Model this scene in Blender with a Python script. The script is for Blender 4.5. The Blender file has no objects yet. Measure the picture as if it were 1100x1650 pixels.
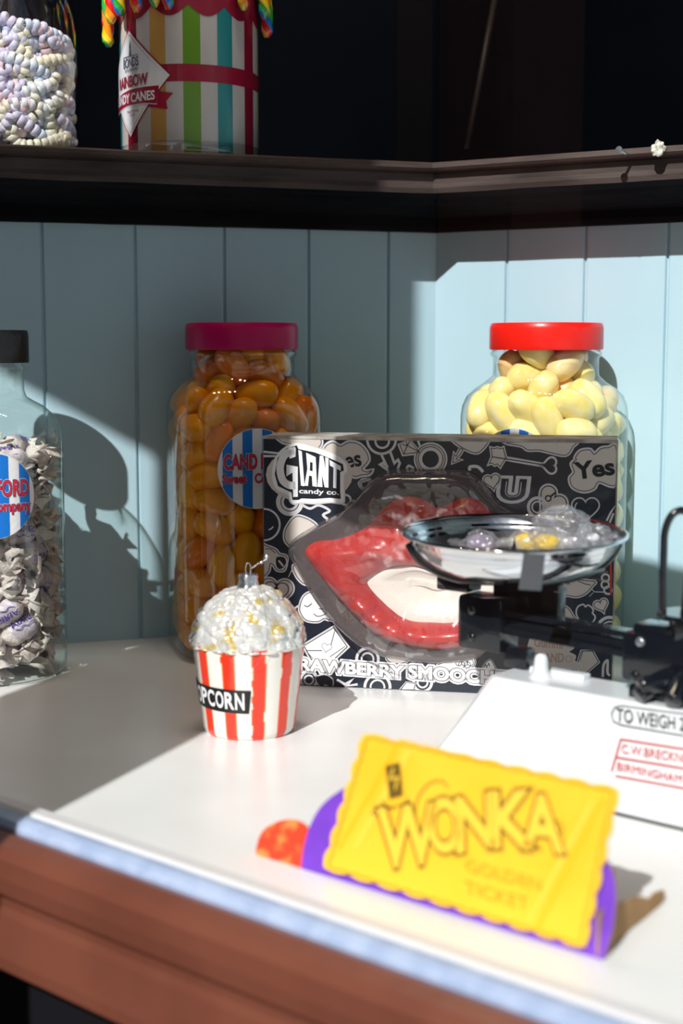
import bpy, bmesh, math, random
from math import sin, cos, pi, radians, sqrt, atan2
from mathutils import Vector, Matrix, Quaternion, noise
from mathutils.geometry import tessellate_polygon

sc = bpy.context.scene
COL = sc.collection
random.seed(11)

# ------------------------------------------------------------------ camera, light, exposure
CAMH, PITCH, F = 0.241, radians(6.6), 2290.0
cam_d = bpy.data.cameras.new('camera'); cam = bpy.data.objects.new('camera', cam_d); COL.objects.link(cam)
cam.location = (0, 0, CAMH); cam.rotation_euler = (pi/2 - PITCH, 0, 0)
cam_d.sensor_fit = 'VERTICAL'; cam_d.sensor_height = 36.0; cam_d.sensor_width = 24.0
cam_d.lens = F/1650*36.0; cam_d.clip_start = 0.02
cam_d.dof.use_dof = True; cam_d.dof.focus_distance = 1.02; cam_d.dof.aperture_fstop = 6.3
sc.camera = cam

SUN_AZ, SUN_EL = radians(22.5), radians(38)
sd = bpy.data.lights.new('sun', 'SUN'); sd.energy = 6.0; sd.angle = radians(0.6); sd.color = (1.0, .965, .93)
so = bpy.data.objects.new('sun', sd); COL.objects.link(so)
sdir = Vector((sin(SUN_AZ)*cos(SUN_EL), cos(SUN_AZ)*cos(SUN_EL), -sin(SUN_EL)))
so.rotation_euler = sdir.to_track_quat('-Z', 'Y').to_euler(); so.location = (-1, -2, 2)

w = bpy.data.worlds.new('sky'); sc.world = w; w.use_nodes = True
wn = w.node_tree; bg = wn.nodes['Background']
sky = wn.nodes.new('ShaderNodeTexSky'); sky.sky_type = 'NISHITA'; sky.sun_disc = False
sky.sun_elevation = SUN_EL; sky.sun_rotation = pi + SUN_AZ; sky.air_density = 1.2; sky.dust_density = 1.5
wn.links.new(sky.outputs[0], bg.inputs[0]); bg.inputs[1].default_value = 0.040

sc.view_settings.view_transform = 'Standard'; sc.view_settings.look = 'None'
sc.view_settings.exposure = 0.0; sc.view_settings.gamma = 1.0; sc.view_settings.use_curve_mapping = False
sc.cycles.transparent_max_bounces = 32
sc.cycles.max_bounces = 10; sc.cycles.diffuse_bounces = 5; sc.cycles.glossy_bounces = 5
sc.cycles.sample_clamp_indirect = 6.0

# ------------------------------------------------------------------ pixel -> place
def ray(px, py):
    u, v = px - 550, py - 825
    return Vector((u, F*cos(PITCH) - v*sin(PITCH), -v*cos(PITCH) - F*sin(PITCH)))
def at_z(px, py, z=0.0):
    d = ray(px, py); return Vector((0, 0, CAMH)) + d*((z - CAMH)/d.z)
def at_y(px, py, y):
    d = ray(px, py); return Vector((0, 0, CAMH)) + d*(y/d.y)
def on_plane(px, py, p0, n):
    d = ray(px, py); c = Vector((0, 0, CAMH)); return c + d*((p0 - c).dot(n)/d.dot(n))

# ------------------------------------------------------------------ materials
MATS = {}
def mat(name, col=(.8,.8,.8), rough=.5, metal=0.0, spec=.5, coat=0.0, trans=0.0, emis=None, sss=0.0, sub=None,
        noise_col=None, noise_scale=20, noise_amt=.5, bump=0.0, bump_scale=60, ior=1.45, ramp=(.4,.6), sc_vec=None, sheen=0):
    if name in MATS: return MATS[name]
    m = bpy.data.materials.new(name); m.use_nodes = True; MATS[name] = m
    nt = m.node_tree; b = nt.nodes['Principled BSDF']
    b.inputs['Base Color'].default_value = (*col, 1); b.inputs['Roughness'].default_value = rough
    b.inputs['Metallic'].default_value = metal; b.inputs['Specular IOR Level'].default_value = spec
    b.inputs['Coat Weight'].default_value = coat; b.inputs['Coat Roughness'].default_value = .05
    b.inputs['Transmission Weight'].default_value = trans; b.inputs['IOR'].default_value = ior
    if sss:
        b.inputs['Subsurface Weight'].default_value = sss; b.inputs['Subsurface Radius'].default_value = sub or (1,.5,.3)
        b.inputs['Subsurface Scale'].default_value = .006
    tc = nt.nodes.new('ShaderNodeTexCoord'); src = tc.outputs['Object']
    if sc_vec:
        mp = nt.nodes.new('ShaderNodeMapping'); mp.inputs['Scale'].default_value = sc_vec
        nt.links.new(src, mp.inputs[0]); src = mp.outputs[0]
    if noise_col:
        n = nt.nodes.new('ShaderNodeTexNoise'); n.inputs['Scale'].default_value = noise_scale; n.inputs['Detail'].default_value = 5
        nt.links.new(src, n.inputs['Vector'])
        r = nt.nodes.new('ShaderNodeValToRGB'); r.color_ramp.elements[0].position = ramp[0]; r.color_ramp.elements[1].position = ramp[1]
        r.color_ramp.elements[0].color = (*col, 1); r.color_ramp.elements[1].color = (*noise_col, 1)
        nt.links.new(n.outputs['Fac'], r.inputs[0]); nt.links.new(r.outputs[0], b.inputs['Base Color'])
    if bump:
        n2 = nt.nodes.new('ShaderNodeTexNoise'); n2.inputs['Scale'].default_value = bump_scale; n2.inputs['Detail'].default_value = 4
        nt.links.new(src, n2.inputs['Vector'])
        bp = nt.nodes.new('ShaderNodeBump'); bp.inputs['Strength'].default_value = bump; bp.inputs['Distance'].default_value = .002
        nt.links.new(n2.outputs['Fac'], bp.inputs['Height']); nt.links.new(bp.outputs[0], b.inputs['Normal'])
    return m

def thin_glass(name, tint=(.97,.99,.98), edge=(.55,.68,.62), ior=1.5, rough=0.0, bump=0, bump_scale=30, haze=0.0, haze_col=(.8,.8,.8), blend=.35, gtint=(1,1,1), dist=.004):
    """a thin clear wall: see-through with a fresnel reflection, deeper tint where it is seen edge-on"""
    m = bpy.data.materials.new(name); m.use_nodes = True; nt = m.node_tree; nt.nodes.clear(); MATS[name] = m
    out = nt.nodes.new('ShaderNodeOutputMaterial'); mx = nt.nodes.new('ShaderNodeMixShader')
    tr = nt.nodes.new('ShaderNodeBsdfTransparent'); gl = nt.nodes.new('ShaderNodeBsdfGlossy'); gl.inputs['Roughness'].default_value = rough
    gl.inputs['Color'].default_value = (*gtint, 1)
    # reflection of both faces of the wall: f0 + (1-f0)*(1-cos)^5, the same from either side
    f0 = min(.5, 1.9*((ior-1)/(ior+1))**2); lf = nt.nodes.new('ShaderNodeLayerWeight'); lf.inputs['Blend'].default_value = .5
    pw = nt.nodes.new('ShaderNodeMath'); pw.operation = 'POWER'; pw.inputs[1].default_value = 5.0; nt.links.new(lf.outputs['Facing'], pw.inputs[0])
    fr = nt.nodes.new('ShaderNodeMath'); fr.operation = 'MULTIPLY_ADD'; fr.inputs[1].default_value = 1-f0; fr.inputs[2].default_value = f0; nt.links.new(pw.outputs[0], fr.inputs[0])
    lw = nt.nodes.new('ShaderNodeLayerWeight'); lw.inputs['Blend'].default_value = blend
    cr = nt.nodes.new('ShaderNodeValToRGB'); cr.color_ramp.elements[0].color = (*tint, 1); cr.color_ramp.elements[1].color = (*edge, 1)
    cr.color_ramp.elements[0].position = .55
    nt.links.new(lw.outputs['Facing'], cr.inputs[0]); nt.links.new(cr.outputs[0], tr.inputs[0])
    if bump:
        tc = nt.nodes.new('ShaderNodeTexCoord'); n2 = nt.nodes.new('ShaderNodeTexNoise'); n2.inputs['Scale'].default_value = bump_scale
        n2.inputs['Detail'].default_value = 1.5
        nt.links.new(tc.outputs['Object'], n2.inputs['Vector']); bp = nt.nodes.new('ShaderNodeBump'); bp.inputs['Strength'].default_value = bump
        bp.inputs['Distance'].default_value = dist
        nt.links.new(n2.outputs['Fac'], bp.inputs['Height'])
        nt.links.new(bp.outputs[0], gl.inputs['Normal'])
    nt.links.new(fr.outputs[0], mx.inputs[0]); nt.links.new(tr.outputs[0], mx.inputs[1]); nt.links.new(gl.outputs[0], mx.inputs[2])
    last = mx.outputs[0]
    if haze:
        df = nt.nodes.new('ShaderNodeBsdfDiffuse'); df.inputs[0].default_value = (*haze_col, 1)
        m2 = nt.nodes.new('ShaderNodeMixShader'); m2.inputs[0].default_value = haze
        nt.links.new(last, m2.inputs[1]); nt.links.new(df.outputs[0], m2.inputs[2]); last = m2.outputs[0]
    nt.links.new(last, out.inputs['Surface'])
    return m

M_WALL = mat('pale_blue_paint', (.43,.60,.68), .42, noise_col=(.40,.57,.655), noise_scale=9, bump=.12, bump_scale=120, sc_vec=(1,1,.25))
M_FLOOR = mat('white_painted_board', (.79,.80,.80), .28, noise_col=(.75,.76,.755), noise_scale=14, bump=.06, bump_scale=40)
M_TRIM = mat('shaded_brown_stain', (.003,.003,.004), .6, noise_col=(.008,.007,.008), noise_scale=25, bump=.3, bump_scale=90, sc_vec=(.3,.3,2), spec=.05)
M_TRIMW = mat('worn_sunlit_stain', (.070,.050,.045), .6, noise_col=(.035,.024,.021), noise_scale=30, bump=.4, bump_scale=90, sc_vec=(.4,.4,2), spec=.3)
M_DARK = mat('shop_dimness_paint', (.006,.010,.019), .8, noise_col=(.009,.014,.025), noise_scale=4, spec=.05)  # near-black, the unlit shop's dimness put into the wall colour
M_DARK2 = mat('near_black_paint', (.003,.003,.005), .8, spec=.2)
M_MAROON = mat('maroon_gloss_paint', (.110,.036,.022), .32, noise_col=(.135,.045,.028), noise_scale=12, bump=.15, bump_scale=70)
M_BLACKPL = mat('black_plastic', (.012,.012,.014), .35)
M_PAVE = mat('pavement', (.28,.27,.26), .9)

# ------------------------------------------------------------------ object helpers
def tag(o, label=None, cat=None, group=None, kind=None):
    if label: o['label'] = label
    if cat: o['category'] = cat
    if group: o['group'] = group
    if kind: o['kind'] = kind
    return o
def empty(name, loc=(0,0,0), rz=0.0):
    o = bpy.data.objects.new(name, None); COL.objects.link(o); o.location = loc; o.rotation_euler = (0,0,rz)
    o.empty_display_size = .01
    return o
def mesh_obj(name, verts, faces, mats, parent=None, smooth=False, fm=None, loc=None):
    me = bpy.data.meshes.new(name); me.from_pydata([tuple(v) for v in verts], [], faces)
    if not isinstance(mats, (list, tuple)): mats = [mats]
    for m in mats: me.materials.append(m)
    if fm:
        for p, i in zip(me.polygons, fm): p.material_index = i
    if smooth:
        for p in me.polygons: p.use_smooth = True
    me.update()
    o = bpy.data.objects.new(name, me); COL.objects.link(o)
    if loc is not None: o.location = loc
    if parent: o.parent = parent
    return o
def bm_obj(name, bm, mats, parent=None, smooth=False, loc=None, angle=None):
    me = bpy.data.meshes.new(name); bmesh.ops.recalc_face_normals(bm, faces=bm.faces[:]); bm.to_mesh(me); bm.free()
    if not isinstance(mats, (list, tuple)): mats = [mats]
    for m in mats: me.materials.append(m)
    if smooth or angle:
        for p in me.polygons: p.use_smooth = True
    if angle:
        try: me.set_sharp_from_angle(angle=radians(angle))
        except Exception: pass
    o = bpy.data.objects.new(name, me); COL.objects.link(o)
    if loc is not None: o.location = loc
    if parent: o.parent = parent
    return o
def add_box(bm, lo, hi, M=None, bev=0.0, seg=2, mi=0):
    lo, hi = Vector(lo), Vector(hi)
    r = bmesh.ops.create_cube(bm, size=1.0)
    vs = r['verts']; c = (lo+hi)/2; s = hi-lo
    for v in vs: v.co = Vector((v.co.x*s.x, v.co.y*s.y, v.co.z*s.z)) + c
    es = list({e for v in vs for e in v.link_edges})
    fs = list({f for v in vs for f in v.link_faces})
    if bev:
        rb = bmesh.ops.bevel(bm, geom=es, offset=bev, segments=seg, profile=.6, affect='EDGES')
        vs = list({v for f in rb['faces'] for v in f.verts} | {v for v in vs if v.is_valid}); fs = list({f for v in vs for f in v.link_faces})
    for f in fs: f.material_index = mi
    if M is not None:
        for v in vs: v.co = M @ v.co
    return vs
def add_lathe(bm, prof, seg=48, M=None, mi=0, cap=(False, False), sup=None):
    rings = []
    for i, (r, z) in enumerate(prof):
        ring = []
        for k in range(seg):
            a = 2*pi*k/seg; rr = r
            if sup:
                e = sup[i]; c, s = abs(cos(a)), abs(sin(a)); rr = r/((c**e + s**e)**(1/e))
            v = Vector((rr*cos(a), rr*sin(a), z))
            ring.append(bm.verts.new(M @ v if M is not None else v))
        rings.append(ring)
    for a, b in zip(rings, rings[1:]):
        for k in range(seg):
            f = bm.faces.new((a[k], a[(k+1) % seg], b[(k+1) % seg], b[k])); f.material_index = mi
    if cap[0]: bm.faces.new(rings[0][::-1]).material_index = mi
    if cap[1]: bm.faces.new(rings[-1]).material_index = mi
def frames(pts):
    pts = [Vector(p) for p in pts]; out = []; n = len(pts); up = None
    for i in range(n):
        t = (pts[min(i+1, n-1)] - pts[max(i-1, 0)]).normalized()
        if up is None:
            up = Vector((0,0,1)) if abs(t.z) < .9 else Vector((0,1,0))
        s = t.cross(up).normalized(); up = s.cross(t).normalized(); out.append((pts[i], t, s, up))
    return out
def add_tube(bm, pts, r, seg=10, mi=0, closed=False, flat=1.0, cap=True):
    if closed: pts = list(pts) + [pts[0], pts[1]]
    rings = []
    for i, (p, t, s, u) in enumerate(frames(pts)):
        rr = r(i/(len(pts)-1)) if callable(r) else r
        rings.append([bm.verts.new(p + s*rr*cos(2*pi*k/seg) + u*rr*flat*sin(2*pi*k/seg)) for k in range(seg)])
    for a, b in zip(rings, rings[1:]):
        for k in range(seg):
            f = bm.faces.new((a[k], a[(k+1) % seg], b[(k+1) % seg], b[k])); f.material_index = mi
    if cap and not closed:
        bm.faces.new(rings[0]).material_index = mi; bm.faces.new(rings[-1][::-1]).material_index = mi
    return rings
def add_ell(bm, c, r, M=None, sub=3, mi=0):
    q = bmesh.ops.create_icosphere(bm, subdivisions=sub, radius=1.0)
    for v in q['verts']:
        v.co = Vector((v.co.x*r[0], v.co.y*r[1], v.co.z*r[2]))
        if M is not None: v.co = M @ v.co
        v.co += Vector(c)
    for f in {f for v in q['verts'] for f in v.link_faces}: f.material_index = mi
    return q['verts']
def cr(pts, closed=False, n=6):
    P = [Vector(p) for p in pts]; N = len(P); out = []
    rng = N if closed else N-1
    for i in range(rng):
        if closed: a, b, c, d = P[(i-1) % N], P[i], P[(i+1) % N], P[(i+2) % N]
        else: a, b, c, d = P[max(i-1,0)], P[i], P[i+1], P[min(i+2,N-1)]
        for k in range(n):
            t = k/n
            out.append(.5*((2*b) + (c-a)*t + (2*a-5*b+4*c-d)*t*t + (3*b-a-3*c+d)*t**3))
    if not closed: out.append(P[-1])
    return out
def copy_tree(o, parent=None):
    c = o.copy(); COL.objects.link(c); c.parent = parent
    for ch in o.children:
        copy_tree(ch, c)
    return c

# ------------------------------------------------------------------ flat artwork (print) on any surface
_tc = {}
def text_geo(s, bold=0.0):
    k = (s, bold)
    if k in _tc: return _tc[k]
    cu = bpy.data.curves.new('t', 'FONT'); cu.body = s; cu.size = 1.0; cu.offset = bold; cu.resolution_u = 4
    ob = bpy.data.objects.new('t', cu); COL.objects.link(ob)
    bpy.context.view_layer.update()
    me = bpy.data.meshes.new_from_object(ob.evaluated_get(bpy.context.evaluated_depsgraph_get()))
    V = [(v.co.x, v.co.y) for v in me.vertices]; Fc = [tuple(p.vertices) for p in me.polygons]
    bpy.data.objects.remove(ob); bpy.data.curves.remove(cu); bpy.data.meshes.remove(me)
    x0, x1 = min(v[0] for v in V), max(v[0] for v in V); y0, y1 = min(v[1] for v in V), max(v[1] for v in V)
    _tc[k] = (V, Fc, x0, x1, y0, y1); return _tc[k]
class Art:
    """prints laid in thin ink layers; (u, v) is any flat coordinate, mapper(u, v, lift) puts it on the surface"""
    def __init__(s, mapper, mats, clip=None, maxlen=None, step=.0002):
        s.f, s.mats, s.clip, s.maxlen, s.step = mapper, mats, clip, maxlen, step
        s.bm = bmesh.new(); s.k = 0
    def _add(s, P, faces, mi, lay):
        if s.clip:
            x0, y0, x1, y1 = s.clip; P = [(min(max(p[0], x0), x1), min(max(p[1], y0), y1)) for p in P]
        vs = [s.bm.verts.new((p[0], p[1], lay)) for p in P]
        for f in faces:
            if len({tuple(P[i]) for i in f}) < 3: continue
            try: s.bm.faces.new([vs[i] for i in f]).material_index = mi
            except ValueError: pass
    def fill(s, pts, mi, lay, smooth=0, holes=()):
        if smooth: pts = cr([(p[0], p[1], 0) for p in pts], True, smooth)
        loops = [[Vector((p[0], p[1], 0)) for p in pts]] + [[Vector((p[0], p[1], 0)) for p in h] for h in holes]
        allp = [(p.x, p.y) for L in loops for p in L]
        s._add(allp, [tuple(t) for t in tessellate_polygon(loops)], mi, lay)
    def line(s, pts, wd, mi, lay, closed=False, smooth=0):
        if smooth: pts = cr([(p[0], p[1], 0) for p in pts], closed, smooth)
        P = [Vector((p[0], p[1])) for p in pts]; N = len(P); L = []; R = []
        for i in range(N):
            a = P[i-1] if (closed or i > 0) else P[i]; b = P[(i+1) % N] if (closed or i < N-1) else P[i]
            d1 = (P[i]-a); d2 = (b-P[i])
            d1 = d1.normalized() if d1.length > 1e-9 else d2.normalized(); d2 = d2.normalized() if d2.length > 1e-9 else d1
            n1 = Vector((-d1.y, d1.x)); n2 = Vector((-d2.y, d2.x)); m = n1+n2
            if m.length < 1e-6: m = n1
            m.normalize(); k = wd/2/max(.45, m.dot(n1))
            L.append(P[i]+m*k); R.append(P[i]-m*k)
        fs = [(i, (i+1) % N, N+(i+1) % N, N+i) for i in range(N if closed else N-1)]
        s._add([tuple(p) for p in L+R], fs, mi, lay)
    def disc(s, c, r, mi, lay, ry=None, n=28):
        s.fill([(c[0]+r*cos(2*pi*k/n), c[1]+(ry or r)*sin(2*pi*k/n)) for k in range(n)], mi, lay)
    def ring(s, c, r, wd, mi, lay, ry=None, n=28, a0=0, a1=2*pi):
        full = abs(a1-a0) > 6.28
        s.line([(c[0]+r*cos(a0+(a1-a0)*k/n), c[1]+(ry or r)*sin(a0+(a1-a0)*k/n)) for k in range(n if full else n+1)], wd, mi, lay, closed=full)
    def text(s, t, p0, p1, h, mi, lay, bold=0.0, up=None, arch=0.0, ref=None):
        """text between p0 (left end of baseline) and p1 (right end), height h; up = direction of the letters' up"""
        V, Fc, x0, x1, y0, y1 = text_geo(t, bold)
        if ref: _, _, x0, x1, y0, y1 = text_geo(t, ref)
        else: _, _, x0, x1, y0, y1 = text_geo(t, 0.0)
        a, b = Vector(p0), Vector(p1); d = b-a; u = Vector(up).normalized()*h if up else Vector((d.y, -d.x)).normalized()*h
        P = []
        for x, y in V:
            tx = (x-x0)/(x1-x0); ty = (y-max(y0, 0) if False else y-y0)/(y1-y0); q = a + d*tx + u*ty
            if arch: q = q + u.normalized()*(arch*4*tx*(1-tx))
            P.append((q.x, q.y))
        s._add(P, Fc, mi, lay)
    def doodle(s, pts, fillm, lay, ow=9, lw=1.3, out=1, ink=2, smooth=5, close=True):
        q = cr([(p[0], p[1], 0) for p in pts], close, smooth) if smooth else pts
        s.line(q, ow, out, lay, closed=close)
        if fillm is not None: s.fill(q, fillm, lay+.5)
        if lw: s.line(q, lw, ink, lay+1, closed=close)
    def build(s, name, parent=None):
        bm = s.bm
        if s.maxlen:
            bmesh.ops.triangulate(bm, faces=bm.faces[:])
            for _ in range(6):
                es = [e for e in bm.edges if (e.verts[0].co-e.verts[1].co).length > s.maxlen]
                if not es: break
                bmesh.ops.subdivide_edges(bm, edges=es, cuts=1); bmesh.ops.triangulate(bm, faces=bm.faces[:])
        for v in bm.verts: v.co = s.f(v.co.x, v.co.y, v.co.z*s.step + .00015)
        me = bpy.data.meshes.new(name); bm.to_mesh(me); bm.free()
        for m in s.mats: me.materials.append(m)
        o = bpy.data.objects.new(name, me); COL.objects.link(o)
        if parent: o.parent = parent
        return o
SWEETS = """422 440 143 24 30 51 77
488 -164 139 42 -60 -54 41
-432 -433 345 47 10 -59 65
-440 431 192 0 74 1 -67
409 -444 137 27 -14 9 -95
-210 -484 133 98 17 3 -1
313 -40 150 53 53 61 24
487 154 139 52 -53 -57 36
111 -485 134 98 -17 4 0
-244 484 194 56 50 42 -52
153 487 160 58 -75 -23 -21
250 -290 141 30 -94 -4 17
-467 -356 133 10 -78 61 -12
354 470 1662 45 -15 -84 -27
-63 -304 135 99 -10 -8 -7
-489 -39 147 32 66 -47 -50
468 179 1944 77 -13 60 16
-484 227 192 77 -2 64 -1
219 -461 326 63 58 51 1
-253 279 158 73 59 12 -31
450 -408 335 16 -44 51 -72
287 266 133 11 -80 58 -12
-268 -154 133 97 -16 1 16
-409 371 1959 83 37 -6 42
-207 477 989 86 43 -27 -2
48 489 342 10 -19 58 78
-236 -481 407 55 -4 -82 13
-420 445 499 79 -33 -50 -13
350 -228 320 20 9 -63 -74
469 29 311 22 -48 84 -8
-235 -302 278 48 78 16 37
-39 352 161 46 79 0 -40
-484 262 580 66 14 71 -20
429 439 828 67 58 9 -46
-457 -389 582 37 44 50 65
473 349 329 53 -40 -55 50
438 -426 854 79 15 -46 37
-325 303 382 93 -27 -7 22
-314 77 171 10 83 -27 -48
-24 -449 308 18 -89 38 -18
342 -473 563 85 -12 -51 -4
292 430 417 42 58 -69 -14
-226 477 1862 21 -56 43 68
55 487 560 77 63 -5 -7
471 226 502 53 -12 -37 75
296 171 327 85 11 -30 41
175 314 1723 11 17 36 -91
-467 -194 305 32 -34 -76 44
-321 -242 454 76 -19 -4 62
-414 -238 1951 73 42 52 15
375 466 608 13 12 85 49
-424 445 771 43 75 -8 50
483 -56 493 26 -58 75 16
127 305 293 31 -92 -21 12
-473 72 370 32 -46 -83 7
193 474 1899 78 40 -41 24
-62 -479 530 95 -5 27 15
435 -289 517 28 16 32 89
-190 488 470 46 -28 -68 -50
-414 448 1067 58 16 77 -22
-312 -448 1940 33 -32 88 12
240 -480 1621 73 -26 51 37
481 305 1707 72 6 -66 21
120 -487 641 33 -44 -51 -66
-27 -489 1673 8 -2 -80 -59
-287 317 656 38 -45 -37 -72
-66 321 463 8 -20 36 -91
-475 150 1625 58 34 -46 59
292 64 535 40 -68 -44 43
-483 259 864 31 58 31 69
-22 434 1935 39 78 18 46
-313 112 494 4 -63 -72 -29
469 367 1414 62 8 -77 8
173 -299 475 46 11 -5 -88
-486 -112 515 66 -25 -30 64
306 282 660 76 -33 -54 -17
-276 -483 715 61 -39 -54 -42
-456 398 1755 27 -40 78 -39
315 -474 1860 84 29 39 -24
487 169 700 32 69 38 52
-485 241 1103 60 -47 -65 2
-182 480 736 87 16 46 6
486 -248 760 66 -33 -67 6
-469 -359 1779 55 27 30 73
-30 326 679 83 8 -21 51
-285 -277 658 73 -64 22 9
10 -309 636 2 19 -96 21
289 -304 718 14 -77 -15 -60
185 470 750 95 19 -8 -22
396 -85 678 23 -40 87 20
-470 58 690 13 84 22 -48
264 293 2052 33 -44 -79 28
-74 -486 812 42 53 57 -47
241 -476 875 13 -63 0 76
-289 -75 610 28 -8 -87 -40
-302 287 990 68 5 71 -14
-456 -400 812 11 -58 -55 59
57 -321 839 20 1 -93 31
-480 -105 1207 59 -55 -59 4
-336 -476 1007 90 -34 27 7
-484 -53 1444 36 -49 47 -64
408 420 1915 44 55 69 -17
-487 -6 1833 36 62 68 16
428 -440 1299 45 -4 -65 -61
144 489 1599 41 -59 44 55
-483 -293 1305 64 -29 71 -2
-435 153 2006 89 -23 -39 -8
-486 -153 762 62 -11 76 -14
5 489 908 51 67 -30 45
-328 92 838 54 24 -64 -49
-475 -294 1005 80 -1 52 29
444 -423 1578 37 -65 34 57
233 473 991 27 -48 70 46
488 10 895 48 58 -64 -18
-67 -485 1467 83 55 13 -1
-124 308 872 42 21 66 -58
-237 -324 861 73 -64 20 11
-291 -481 1680 40 43 45 -67
-281 483 1568 32 -75 28 51
101 484 1172 4 12 28 -95
-468 360 1534 45 -49 72 -22
486 -75 1886 48 -43 49 -58
138 289 838 22 2 -20 95
324 -267 2003 15 49 -11 -85
-113 -444 1055 32 59 -74 10
422 441 1139 68 -5 -74 -1
294 90 762 87 16 -27 37
-439 -68 1003 5 30 95 10
306 -122 859 2 93 -22 29
475 -336 1854 69 -21 64 27
483 -258 1053 10 70 -48 52
284 271 1035 3 75 40 53
468 267 948 49 -19 85 -8
-203 486 1217 14 15 -78 60
-326 -475 1217 17 98 -2 -9
-486 181 1313 57 46 -17 -66
108 -463 1050 75 42 -51 -5
-28 -482 1256 9 6 -99 11
365 -470 1097 2 -27 38 -89
459 75 1088 88 -9 -27 -37
472 228 1221 77 -31 -37 -41
73 276 1032 57 3 16 -81
249 -296 976 64 -76 9 2
-347 86 1116 64 3 -75 -18
-306 -282 1123 56 67 -4 -48
-468 -106 1657 55 -8 12 82
318 -114 1076 4 19 -18 -97
25 -278 1136 21 92 31 -11
253 -313 1188 21 21 -68 -67
262 116 1169 14 30 34 -88
-429 434 1336 14 47 -10 -86
294 481 1381 24 63 33 -66
-80 323 1558 17 6 48 -86
193 -478 1349 4 -83 19 53
481 -172 1257 58 16 -43 -67
-117 292 1138 90 1 2 44
-372 -467 1423 89 43 -16 -9
-292 288 1278 54 10 50 -67
463 161 1489 24 42 62 -62
-59 481 1717 28 -7 95 -10
488 -190 1473 55 47 -37 -58
274 296 1285 21 -28 26 90
70 -293 1345 94 13 16 25
310 -286 1398 39 52 75 5
-71 481 1432 32 19 47 -80
-224 -340 1339 49 84 -22 8
110 366 1391 0 -78 51 -36
-473 -335 1569 51 -33 -21 76
-307 -111 1343 26 -45 47 -72
-315 154 1431 67 9 -19 71
371 -16 1338 16 37 -8 -91
271 274 1540 43 60 -48 -48
438 -183 1676 8 92 27 27
-308 279 1673 9 66 -31 68
132 -310 1541 50 79 34 12
326 5 1547 12 20 93 -27
455 77 1716 16 -38 -90 16
299 -93 1794 34 66 66 -12
-295 -50 1547 35 -26 -65 62
-259 -303 1538 43 81 -39 4
-281 -267 1756 58 38 -72 -12
232 -290 1730 4 -33 -92 19
-108 -449 1878 78 -32 -19 -50
100 -424 1840 77 -13 17 -60
-291 18 1751 18 80 -52 -25
95 251 1899 30 -49 82 1
280 130 1876 70 -9 11 70
-49 -276 1680 22 95 -21 9
376 -13 2059 55 64 -44 -32
-247 235 1917 71 42 15 54
-104 -207 1862 37 28 84 27
-120 66 1881 37 -34 60 -63
-234 156 2273 22 -82 -32 43
109 83 2018 95 25 -7 18
-345 -27 1993 46 -19 -49 -71
-225 -223 2044 47 -57 10 -67
43 -391 2035 42 -87 22 -17
-98 291 2074 87 -12 42 -24
171 -131 1981 58 -67 -40 23
-234 -54 2211 74 -65 -5 -16
237 132 2228 50 -48 -72 5
-159 91 2084 86 -46 -11 -19
-44 -127 2044 57 3 42 71
69 233 2173 73 47 28 41
0 -130 2359 37 2 -8 92
138 -254 2176 21 17 -87 41
77 -40 2182 4 -97 16 17
-130 -251 2259 25 84 -1 -48
249 -118 2294 86 -4 25 44
-27 240 2359 10 85 42 31"""
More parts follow.
